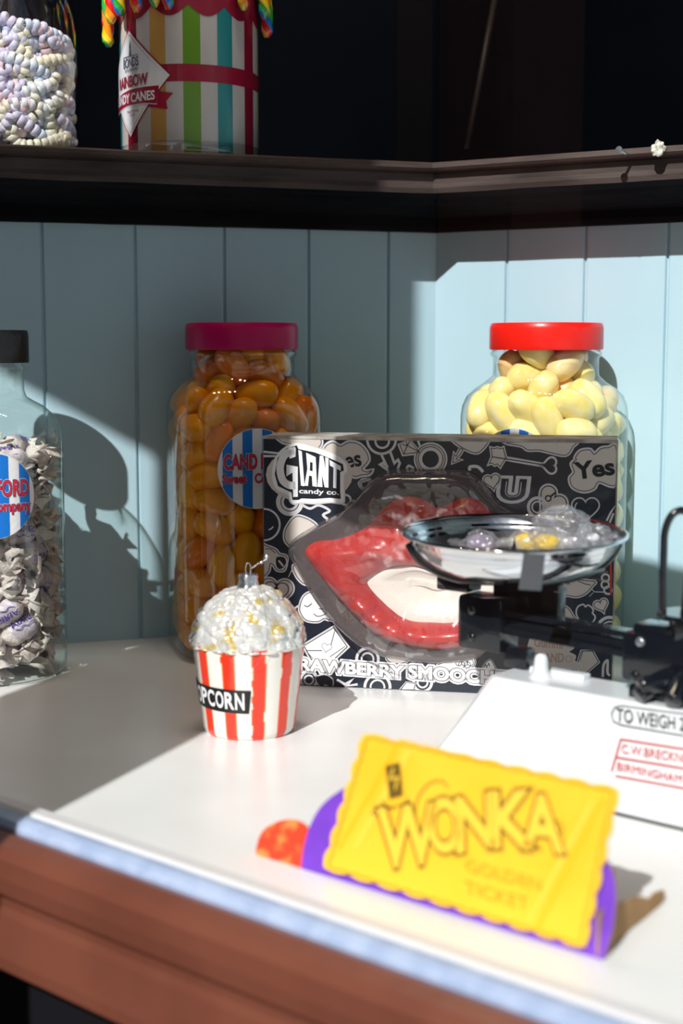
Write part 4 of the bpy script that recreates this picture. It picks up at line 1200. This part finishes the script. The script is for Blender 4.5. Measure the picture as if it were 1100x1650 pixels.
# print on the sloping front
f0 = sp3(0, -.2100, .012); f1 = sp3(.05, -.2100, .012); f2 = sp3(0, -.2245, .046)
fn_ = (f1-f0).cross(f2-f0).normalized()
if fn_.y > 0: fn_ = -fn_
art = Art(lambda px, py, l: on_plane(px, py, f0 + fn_*.0009, fn_) + fn_*l - SO, [M_SINK, M_SRED], step=.00005)
rr_ = [(1000,1137),(1130,1154),(1200,1164),(1200,1202),(1000,1168),(988,1162),(985,1150),(990,1140)]
art.line(rr_, 1.8, 0, 1, closed=True)
art.text('TO WEIGH 2', (993,1162), (1103,1178), 21, 0, 2, up=(.02,-1), bold=.012)
art.line([(985,1243),(1000,1191),(1200,1222)], 2.6, 1, 1); art.line([(992,1220),(1200,1254)], 2.6, 1, 1); art.line([(991,1250),(1200,1288)], 2.6, 1, 1)
art.text('C.W.BRECKNELL', (1001,1213), (1124,1232), 14, 1, 2, up=(.05,-1), bold=.0); art.text('BIRMINGHAM', (994,1241), (1098,1262), 13, 1, 2, up=(.05,-1), bold=.0)
art.build('base_print', scl)
def sbox(name, a, b, m=M_CAST, bev=.002, M=None, extra=()):
    bm = bmesh.new(); add_box(bm, a, b, M=MSL if M is None else M, bev=bev)
    for e in extra: add_box(bm, *e, M=MSL, bev=bev*.6)
    return bm_obj(name, bm, m, scl, angle=40)
def screws(pts, name='screw'):
    for (t, o, z) in pts:
        bm = bmesh.new(); add_lathe(bm, [(.0028,0),(.0027,.0008),(.0018,.0014),(.0001,.0016)], 16, M=MSL @ Matrix.Translation(Vector((t, o, z))) @ Matrix.Rotation(-pi/2, 4, 'X')); bm_obj(name, bm, M_CAST if name == 'screw' else M_STEEL, scl, smooth=True)
OB = -.245
tl0, tl1 = tt(735, OB), tt(806, OB); zb0, zb1 = zz(770, 1050, OB), zz(770, 961, OB)
sbox('left_bracket', (tl0, -.266, zb0), (tl1, OB, zb1), bev=.004)
screws([(tl0+.011, OB-.0002, zb1-.009), (tl0+.011, OB-.0002, zb0+.008)])
p0, p1 = tt(787, -.262), tt(898, -.262)
sbox('pan_pillar', (p0+.002, -.272, zz(840, 1020, -.262)), (p1, -.262, zz(840, 936, -.262)), bev=.003)
b0, b1 = tt(800, -.25), tt(1012, -.25)
zt0, zt1 = zz(850, 988, -.25), zz(1000, 1016, -.25); zu0, zu1 = zz(850, 1026, -.25), zz(1000, 1058, -.25)
bm = bmesh.new()
for (za, zc, zd, ze, oo, ww) in ((zt0, zt1, zt0-.0035, zt1-.0035, -.249, .010), (zt0-.005, zt1-.005, zu0, zu1, -.252, .006), (zu0+.004, zu1+.004, zu0, zu1, -.249, .009)):
    vs = [bm.verts.new(MSL @ Vector(p)) for p in ((b0,oo,zd),(b1,oo,ze),(b1,oo,zc),(b0,oo,za),(b0,oo-ww,zd),(b1,oo-ww,ze),(b1,oo-ww,zc),(b0,oo-ww,za))]
    for f in ((0,1,2,3),(5,4,7,6),(3,2,6,7),(1,0,4,5),(0,3,7,4),(2,1,5,6)): bm.faces.new([vs[i] for i in f])
bm_obj('beam', bm, M_CAST, scl)
r0 = tt(1000, OB); 
sbox('right_bracket', (r0, -.275, zz(1040, 1104, OB)), (r0+.075, OB, zz(1040, 1022, OB)), bev=.004, extra=[((r0+.004, -.268, zz(1030, 1030, OB)), (r0+.028, -.250, zz(1030, 1008, OB)))])
screws([(r0+.009, OB-.0002, zz(1018, 1088, OB)), (r0+.024, OB-.0002, zz(1018, 1084, OB))]); screws([(r0+.012, OB-.0002, zz(1040, 1036, OB))], 'bolt')
# casting feet spreading over the base
bm = bmesh.new()
for a, b_ in (((1035,1118),(1090,1090)), ((1090,1128),(1110,1085)), ((1035,1100),(1120,1112))):
    A = MSL @ Vector((tt(a[0], -.228), -.226, zz(a[0], a[1], -.228)-.001)); B = MSL @ Vector((tt(b_[0], -.25), -.25, zz(b_[0], b_[1], -.25)))
    add_tube(bm, cr([A, A.lerp(B, .5)+Vector((0,0,.002)), B], False, 6), lambda t: .0045+.0015*t, 12)
bm_obj('cast_foot', bm, M_CAST, scl, smooth=True)
sbox('rear_column', (-.09, -.262, HB), (-.074, -.252, zb0+.004), bev=.002)
sbox('pivot_column', (r0+.01, -.262, HB-.002), (r0+.07, -.236, zz(1040, 1100, OB)), bev=.002)
# pan support: cross arm, small black foot, steel tab, arc for the bowl's edge reflection
q0, q1 = tt(711, -.262), tt(761, -.262)
sbox('pan_stop', (q0, -.272, zz(735, 951, -.262)), (q1, -.256, zz(735, 926, -.262)), bev=.002)
sbox('cross_arm', (q0+.004, -.272, zz(735, 935, -.262)), (p1, -.262, zz(735, 928, -.262)), bev=.001)
PC = sp3(tt(827, -.2576, 860), -.2576, .134) ; PCl = PC - SO
bm = bmesh.new(); OT = -.189
A1 = [(px_, py_) for px_, py_ in ((835,950),(870,952),(877,893),(843,892))]
vs = [bm.verts.new(MSL @ Vector((tt(a, OT, p), OT, zz(a, p, OT)))) for a, p in A1] + [bm.verts.new(MSL @ Vector((tt(a, OT, p), OT-.0012, zz(a, p, OT)))) for a, p in A1]
for f in ((0,1,2,3),(7,6,5,4),(0,4,5,1),(1,5,6,2),(2,6,7,3),(3,7,4,0)): bm.faces.new([vs[i] for i in f])
zt_ = zz(850, 951, OT)
tag(bm_obj('steel_tab', bm, M_STEEL, scl), 'plain grey steel tab')
sbox('tab_bracket', (tt(850, OT), -.264, zt_+.001), (tt(856, OT), OT-.0005, zt_+.003), bev=.0004)
bowl = [(.0003,.1085),(.020,.1088),(.032,.1100),(.042,.1130),(.050,.1172),(.056,.1222),(.0598,.1275),(.0618,.1318),(.0630,.1335)]
def bowl_at(r):
    for (a, b_) in zip(bowl, bowl[1:]):
        if a[0] <= r <= b_[0]: return a[1] + (b_[1]-a[1])*(r-a[0])/(b_[0]-a[0])
    return .1335
bm = bmesh.new(); pts = []
for k in range(41):
    x = -.0615+.123*k/40; pts.append(PCl + Vector((x, -.003, bowl_at(abs(x))-.134-.0032)))
add_tube(bm, pts, .0021, 8, flat=1.0); bm_obj('bowl_reflection_arc', bm, M_CAST, scl, smooth=True)  # black tube drawn for the dark reflection along the bowl's edge
# hoop and plate on the right
h0 = sp3(tt(1086, -.25), -.25) - SO; zh0, zh1 = zz(1086, 990, -.25), zz(1086, 822, -.25)
bm = bmesh.new(); H_ = zh1-zh0
hp = [(-.0062,0),(-.0066,H_*.3),(-.0066,H_*.6),(-.0062,H_*.8),(-.003,H_*.95),(.002,H_),(.0065,H_*.96),(.0078,H_*.86),(.0072,H_*.6),(.0062,H_*.3),(.005,0)]
add_tube(bm, cr([h0 + Vector((x, 0, zh0+z)) for x, z in hp], False, 5), .0021, 10); bm_obj('hoop_handle', bm, M_CAST, scl, smooth=True)
bm = bmesh.new(); add_lathe(bm, [(.0001,-.0015),(.017,-.0015),(.0185,0),(.0178,.0016),(.0001,.0018)], 40, M=Matrix.Translation(h0+Vector((.010, .002, zh0-.001)))); 
add_box(bm, h0+Vector((-.001,-.006,zh0-.014)), h0+Vector((.022,.010,zh0-.001)), bev=.002); bm_obj('weight_plate', bm, M_CAST, scl, angle=40)

# chrome pan: a thing of its own, resting on the scale
pan = empty('weighing_pan', Vector((PC.x, PC.y, .1080))); pan.rotation_euler = (radians(2.2), 0, 0)
tag(pan, 'shiny round chrome pan resting on the black scale, holding wrapped sweets', 'scale pan')
bm = bmesh.new(); z0_ = .1080
prof = [(r, z-z0_) for r, z in bowl] + [(.0640,.0262),(.0650,.0268),(.0655,.0262),(.0653,.0252),(.0643,.0247)]
inn = [(.0634,.0262),(.0620,.0250),(.0606,.0210),(.0585,.0175),(.0550,.0142),(.0490,.0098),(.0412,.0058),(.0315,.0028),(.0195,.0017),(.0003,.0014)]
add_lathe(bm, [(r, z) for r, z in prof[:-3]], 96); add_lathe(bm, [(.0630,.0255),(.0634,.0268),(.0645,.0275),(.0656,.0270),(.0658,.0260),(.0650,.0252),(.0636,.0250)], 96); add_lathe(bm, inn, 96, mi=1)
me_o = bm_obj('bowl', bm, [M_CHR, M_SATIN], pan, smooth=True)
# sweets in the pan
M_CELL = thin_glass('cellophane', (.97,.97,.98), (.80,.82,.84), ior=1.9, rough=.06, bump=1.0, bump_scale=220, haze=.05, haze_col=(.9,.9,.95), blend=.5, dist=.003)
M_LEM = mat('lemon_yellow_sweet', (.92,.62,.01), .2, coat=.5); M_VIO = mat('smoky_violet_sweet', (.24,.20,.28), .2, coat=.5); M_CLR = mat('clear_white_sweet', (.75,.76,.76), .15, coat=.5)
def cello_sweet(pos, r, core, cr_, seed, label, ax=0.0, puff=1.0):
    root = empty('wrapped_sweet', pos, ax); tag(root, label, 'sweet')
    if core is not None:
        bm = bmesh.new(); add_ell(bm, (0,0,0), (cr_, cr_*.85, cr_*.62)); bm_obj('sweet_centre', bm, core, root, smooth=True)
    bm = bmesh.new(); vs = add_ell(bm, (0,0,0), (1,1,1), sub=5)
    for v in vs:
        n_ = v.co.normalized(); q = n_*2.6+Vector((seed*5.3, 0, 0))
        k = 1+.22*noise.noise(q)+.12*abs(noise.noise(q*2.7)); x = n_.x
        fx = 1.0 + (.75*max(0, abs(x)-.72)/.28 if True else 0)
        pin = 1-.55*math.exp(-((abs(x)-.80)/.10)**2)
        v.co = Vector((n_.x*r*1.25*k*fx, n_.y*r*k*pin*puff, n_.z*r*.85*k*pin*puff))
    bm_obj('cellophane_wrap', bm, M_CELL, root, smooth=False)
    return root
def pan_at(px, py, y, dz=0): q = at_y(px, py, y); return q
cello_sweet(at_y(850, 872, .835), .0090, M_LEM, .0082, 1, 'yellow sweet in clear cellophane, left of the two yellow ones in the pan', .3)
cello_sweet(at_y(880, 873, .812), .0080, M_LEM, .0075, 2, 'bright yellow sweet nearest the front rim of the chrome pan', -.2)
cello_sweet(at_y(903, 856, .828), .0135, None, 0, 3, 'largest clear cellophane twist standing up in the chrome pan', .9, 1.25)
cello_sweet(at_y(955, 866, .822), .0095, M_CLR, .004, 4, 'clear wrapped sweet furthest right in the chrome pan', .4)
cello_sweet(at_y(774, 874, .828), .0085, M_VIO, .0085, 5, 'smoky violet wrapped sweet alone at the left in the chrome pan', .1)

# ================================================================== upper shelf
SZ = .3888
# jar of candy necklaces
NJ = Vector(((25-550)/2345*1.135, 1.150, SZ)); nj = empty('necklace_jar', NJ)
tag(nj, 'clear bulging jar filled with pastel candy bead necklaces on the dark upper shelf', 'candy jar')
M_JARC = thin_glass('clear_jar_plastic', (.97,.98,.99), (.25,.29,.36), ior=1.65, bump=.6, bump_scale=18, blend=.42)
bm = bmesh.new()
add_lathe(bm, [(.0001,.002),(.040,.002),(.0425,.005),(.0438,.012),(.0455,.025),(.0475,.045),(.0492,.065),(.0495,.080),(.0485,.095),(.0468,.108),(.0440,.120),(.0400,.130),(.036,.138),(.034,.150),(.034,.165)], 72)
bm_obj('jar_body', bm, M_JARC, nj, smooth=True)
lid_mesh(.0375, .155, .178, M_BLK, nj)
M_BEAD = [mat('cream_bead', (.82,.76,.60), .45, sss=.2), mat('pink_bead', (.78,.55,.60), .45, sss=.2), mat('lilac_bead', (.66,.62,.78), .45, sss=.2), mat('pale_blue_bead', (.62,.68,.82), .45, sss=.2), mat('white_bead', (.82,.80,.80), .45, sss=.2)]
M_THR = mat('elastic_thread', (.8,.8,.8), .6)
def necklace(seed):
    rnd = random.Random(seed); a0 = rnd.uniform(-pi, pi*.02) if seed % 5 else rnd.uniform(-pi, pi); z0 = rnd.uniform(.012, .092); 
    lay = rnd.choice([.0375, .0365, .031, .026]); w_ = rnd.uniform(.45, .8); h_ = rnd.uniform(.010, .022); ph = rnd.uniform(0, 6)
    P = []
    for k in range(14):
        t = 2*pi*k/14; a = a0 + w_*cos(t)+.15*sin(3*t+ph); z = z0 + h_*sin(t)+.006*sin(2*t+ph)
        z = min(max(z, .006), .100-.014*max(0, cos(a))+.004*sin(a*5+seed)); r = lay + .003*sin(2*t+ph)
        r *= (1 if z > .01 else .97)
        P.append(Vector((r*cos(a), r*sin(a), z)))
    C_2 = cr(P, True, 14); acc = 0; bm = bmesh.new(); bi = 0; run = rnd.randint(0, 4)
    for i in range(len(C_2)):
        a, b = C_2[i], C_2[(i+1) % len(C_2)]; acc += (b-a).length
        if acc >= .0052:
            acc = 0; d = (b-a).normalized(); M_ = Matrix.Translation(a) @ d.to_track_quat('Z', 'X').to_matrix().to_4x4()
            if rnd.random() < .35: run = rnd.choice([0, 0, 1, 2, 2, 3, 4])
            add_lathe(bm, [(.0011,-.0016),(.0038,-.0023),(.0045,-.0015),(.0047,.0),(.0045,.0015),(.0038,.0023),(.0011,.0016)], 12, M=M_, mi=run, cap=(True, True)); bi += 1
    add_tube(bm, C_2, .0004, 5, mi=5, closed=True)
    o = bm_obj('candy_necklace', bm, M_BEAD + [M_THR], smooth=True, loc=NJ); tag(o, 'pastel candy bead necklace coiled inside the clear jar on the upper shelf', 'candy necklace', 'bead necklaces in the upper jar')
for s_ in range(46): necklace(s_)
bm = bmesh.new()

# striped tub of candy canes
TB = Vector(((306-550)/2345*1.175, 1.175, SZ)); tub = empty('striped_tub', TB)
tag(tub, 'striped tub with crimson scalloped top and white diamond label on upper shelf', 'candy tub')
M_TW = mat('tub_cream', (.62,.57,.55), .3, coat=.3); M_TC = mat('tub_crimson', (.30,.008,.035), .3, coat=.3); M_TG = mat('tub_green', (.14,.33,.015), .3, coat=.3)
M_TT = mat('tub_teal', (.015,.26,.28), .3, coat=.3); M_TO = mat('tub_tan', (.62,.33,.09), .3, coat=.3); M_TLAB = mat('tub_label_white', (.72,.74,.80), .35); M_TINK = mat('tub_ink_grey', (.10,.11,.16), .5)
RT = .0552; HT = .128
bm = bmesh.new(); seg = 360; cols_ = {0: 4, 1: 2, 2: 3, 3: 1}
angs = [(-20+28*k, {0: 4, 1: 2, 2: 3, 3: 1}[k % 4]) for k in range(-6, 7)]
ring = []
for z in (0, .0015, HT): ring.append([bm.verts.new(((RT-(.001 if z == 0 else 0))*cos(2*pi*k/seg), (RT-(.001 if z == 0 else 0))*sin(2*pi*k/seg), z)) for k in range(seg)])
for j in range(2):
    for k in range(seg):
        f = bm.faces.new((ring[j][k], ring[j][(k+1) % seg], ring[j+1][(k+1) % seg], ring[j+1][k])); rel = (k+.5)*360/seg - 270; rel = (rel+180) % 360-180; mi = 0
        for a, c in angs:
            if abs((rel-a+180) % 360-180) < 6.8: mi = c
        f.material_index = mi
bm.faces.new(ring[0][::-1])
add_lathe(bm, [(RT, HT), (RT+.0008, HT+.001), (RT-.001, HT+.0015), (RT-.0015, HT-.02), (RT-.002, .003)], 90, mi=0)
bm_obj('tub_body', bm, [M_TW, M_TC, M_TG, M_TT, M_TO], tub, smooth=True)
tub_map = lambda u, v, l: Vector(((RT+.0002+l)*cos(-pi/2+u), (RT+.0002+l)*sin(-pi/2+u), v))
art = Art(tub_map, [M_TC, M_TLAB, M_TINK], maxlen=.07, step=.00012)
def tz(py): return zz2(py)
def zz2(py): d = ray(300, py); y = 1.12; return CAMH + d.z/d.y*y - SZ
zc = zz2(117); hb = (zz2(103)-zz2(131))/2
for k in range(24): art.fill([(-pi+2*pi*k/24, zc-hb), (-pi+2*pi*(k+1)/24, zc-hb), (-pi+2*pi*(k+1)/24, zc+hb), (-pi+2*pi*k/24, zc+hb)], 0, 0)
zs = zz2(15)
for k in range(12):
    a = -pi+2*pi*k/12+.1; w_ = 2*pi/12; art.fill([(a, HT)] + [(a+w_*t/8, zs+.004-.0085*sin(pi*t/8)) for t in range(9)] + [(a+w_, HT)], 0, 1)
art.build('printed_bands', tub)
uc = -.86; Lz = lambda py: zz2(py)
art = Art(tub_map, [M_TC, M_TLAB, M_TINK], maxlen=.07, step=.00012)
dm = lambda s: [(uc, Lz(128)+(Lz(38)-Lz(128))*s), (uc+.72*s, Lz(121)), (uc, Lz(128)-(Lz(128)-Lz(218))*s), (uc-.72*s, Lz(121))]
art.fill(dm(1.0), 0, 4); art.fill(dm(.965), 1, 5); art.line(dm(.90), .0005, 0, 6, closed=True)
def ttxt(s, u0, u1, p, h, m, b=.02, arch=0): art.text(s, (u0, Lz(p)), (u1, Lz(p-(0))), h, m, 9, bold=b, up=(0,1), arch=arch)
ttxt('BONDS', uc-.16, uc+.20, 101, .0072, 2); ttxt('OF LONDON', uc-.12, uc+.18, 108, .0022, 2)
art.line([(uc-.17, Lz(83)), (uc+.20, Lz(83))], .0006, 2, 8)
for a, b_, c, d_ in ((-.01, 82, .06, 76), (.0, 76, .05, 70)): art.fill([(uc+a, Lz(b_)), (uc+c, Lz(b_)), (uc+c-.01, Lz(d_)), (uc+a+.01, Lz(d_))], 2, 8)
art.fill([(uc-.0, Lz(70)), (uc+.05, Lz(70)), (uc+.025, Lz(56))], 2, 8)
ttxt('RAINBOW', uc-.34, uc+.36, 133, .0082, 0, .035)
rb = [(uc-.62, Lz(172)), (uc-.3, Lz(166)), (uc, Lz(163)), (uc+.3, Lz(163)), (uc+.50, Lz(166)), (uc+.54, Lz(137)), (uc+.3, Lz(137)), (uc, Lz(138)), (uc-.3, Lz(142)), (uc-.62, Lz(150))]
art.fill([(uc+.36, Lz(170)), (uc+.66, Lz(176)), (uc+.64, Lz(163)), (uc+.74, Lz(150)), (uc+.45, Lz(146))], 0, 6)
art.fill([(p[0], p[1]) for p in [(x, z+(.0007 if i > 4 else -.0007)) for i, (x, z) in enumerate(rb)]], 1, 7); art.fill(rb, 0, 8)
art.text('CANDY CANES', (uc-.50, Lz(159)), (uc+.47, Lz(159)), .0068, 1, 9, bold=.03, up=(0,1))
art.text('TRADITIONAL', (uc-.08, Lz(176)), (uc+.20, Lz(176)), .0020, 0, 9, up=(0,1)); art.text('CANDY', (uc-.0, Lz(182)), (uc+.12, Lz(182)), .0020, 0, 9, up=(0,1))
art.build('diamond_label', tub)
bm = bmesh.new(); add_lathe(bm, [(RT+.0006,.0003),(RT+.0012,.001),(RT+.0012,.0105),(RT+.0006,.0108)], 90); bm_obj('clear_base_band', bm, M_JARC, tub, smooth=True)
# rainbow candy canes hooked over the rim
def foil(name, c): return mat(name, c, .18, coat=.7, spec=.8)
M_RB = [foil('cane_red', (.75,.012,.015)), foil('cane_orange', (.85,.28,.01)), foil('cane_yellow', (.85,.62,.02)), foil('cane_green', (.03,.40,.06)), foil('cane_blue', (.01,.18,.62))]
def cane(px, py, seed, phase):
    """hook end hanging outside the rim at a pixel, the stem standing inside the tub"""
    u = (px-306)/2345*1.15/(RT+.009); u = max(-1.45, min(1.45, math.asin(max(-.99, min(.99, u))))); zt = zz2(py)
    o_ = Vector((sin(u), -cos(u), 0)); r0_ = .0046
    path = [o_*(RT+.0085)+Vector((0,0,zt)), o_*(RT+.0088)+Vector((0,0,zt+.012)), o_*(RT+.0075)+Vector((0,0,HT+.004)), o_*(RT+.002)+Vector((0,0,HT+.012)), o_*(RT-.006)+Vector((0,0,HT+.011)), o_*(RT-.0105)+Vector((0,0,HT+.002)), o_*(RT-.0115)+Vector((0,0,.07)), o_*(RT-.012)+Vector((0,0,.006))]
    C2 = cr(path, False, 10); bm = bmesh.new(); seg = 20; N_ = len(C2)
    rings = []
    for i, (p, t, s, up_) in enumerate(frames(C2)):
        k = i/(N_-1); rr = r0_*(.35+.65*min(1, i/5))
        rings.append([bm.verts.new(p + s*rr*cos(2*pi*q/seg+k*18)*(1+.07*cos(6*pi*q/seg)) + up_*rr*sin(2*pi*q/seg+k*18)*(1+.07*cos(6*pi*q/seg))) for q in range(seg)])
    for i, (a, b) in enumerate(zip(rings, rings[1:])):
        for q in range(seg):
            f = bm.faces.new((a[q], a[(q+1) % seg], b[(q+1) % seg], b[q])); f.material_index = ((q//4)+phase) % 5
    bm.faces.new(rings[0]); bm.faces.new(rings[-1][::-1])
    o = bm_obj('candy_cane', bm, M_RB, smooth=True, loc=TB); return o
cpos = [(160,56),(172,30),(188,26),(206,20),(236,20),(266,15),(288,20),(402,12),(432,14),(446,40)]
for i, (px, py) in enumerate(cpos):
    o = cane(px, py, i, i*2)
    lab = {0: 'rainbow candy cane hanging lowest at the left side of the striped tub', 6: 'rainbow candy cane with a red tip, just right of the tub label', 7: 'rainbow candy cane hooked over the tub rim at the right front', 9: 'rainbow candy cane hanging lowest at the right side of the striped tub'}.get(i)
    if lab: tag(o, lab, 'candy cane')
    else: tag(o, 'rainbow striped candy cane hooked over the rim of the striped tub', 'candy cane', 'candy canes along the tub rim')

# dim slanting line in the background, built as a thin pole
M_POLE = mat('dim_pole', (.035,.03,.03), .5)
a, b_ = at_y(808, -60, 1.40), at_y(752, 240, 1.36); b_.z = max(b_.z, .3882)
bm = bmesh.new(); add_tube(bm, [a-b_, Vector((0,0,0))], .003, 10)
tag(bm_obj('slanting_pole_shape', bm, M_POLE, smooth=True, loc=b_), 'thin dim slanting pole shape behind the shelf', 'pole')
# nail and scrap of paper on the shelf edge
q = at_y(998, 243, 1.0); 
def on_ledge(px, py, p):
    n = Vector((nR.x, nR.y, 0)); base = Vector((CORN.x, CORN.y, 0)) + n*p; return on_plane(px, py, base, n)
M_NAIL = mat('nail_steel', (.55,.57,.6), .3, metal=.9)
tip = on_ledge(1012, 249, .0750); head = on_ledge(997, 242, .088)
na = empty('nail', tip); tag(na, 'bare steel nail sticking out of the brown shelf edge on the right', 'nail')
dn = (head-tip).normalized(); Mn = dn.to_track_quat('Z', 'X').to_matrix().to_4x4(); L_ = (head-tip).length
bm = bmesh.new(); add_lathe(bm, [(.0011,-.006),(.0011,L_)], 12, M=Mn, cap=(True, True)); bm_obj('shank', bm, M_NAIL, na, smooth=True)
bm = bmesh.new(); add_lathe(bm, [(.0011,L_-.0008),(.0029,L_),(.0029,L_+.0007),(.0001,L_+.0009)], 16, M=Mn); bm_obj('head', bm, M_NAIL, na, angle=40)
pp = on_ledge(1061, 240, .0790); bm = bmesh.new(); vs = add_ell(bm, (0,0,0), (.0050,.0022,.0056), sub=3)
for v in vs: v.co *= 1+.55*noise.noise(v.co*420)
tag(bm_obj('paper_scrap', bm, mat('scrap_paper', (.72,.70,.62), .8, noise_col=(.35,.33,.28), noise_scale=350), loc=pp), 'tiny crumpled scrap of white paper stuck on the shelf edge beside the nail', 'paper scrap')
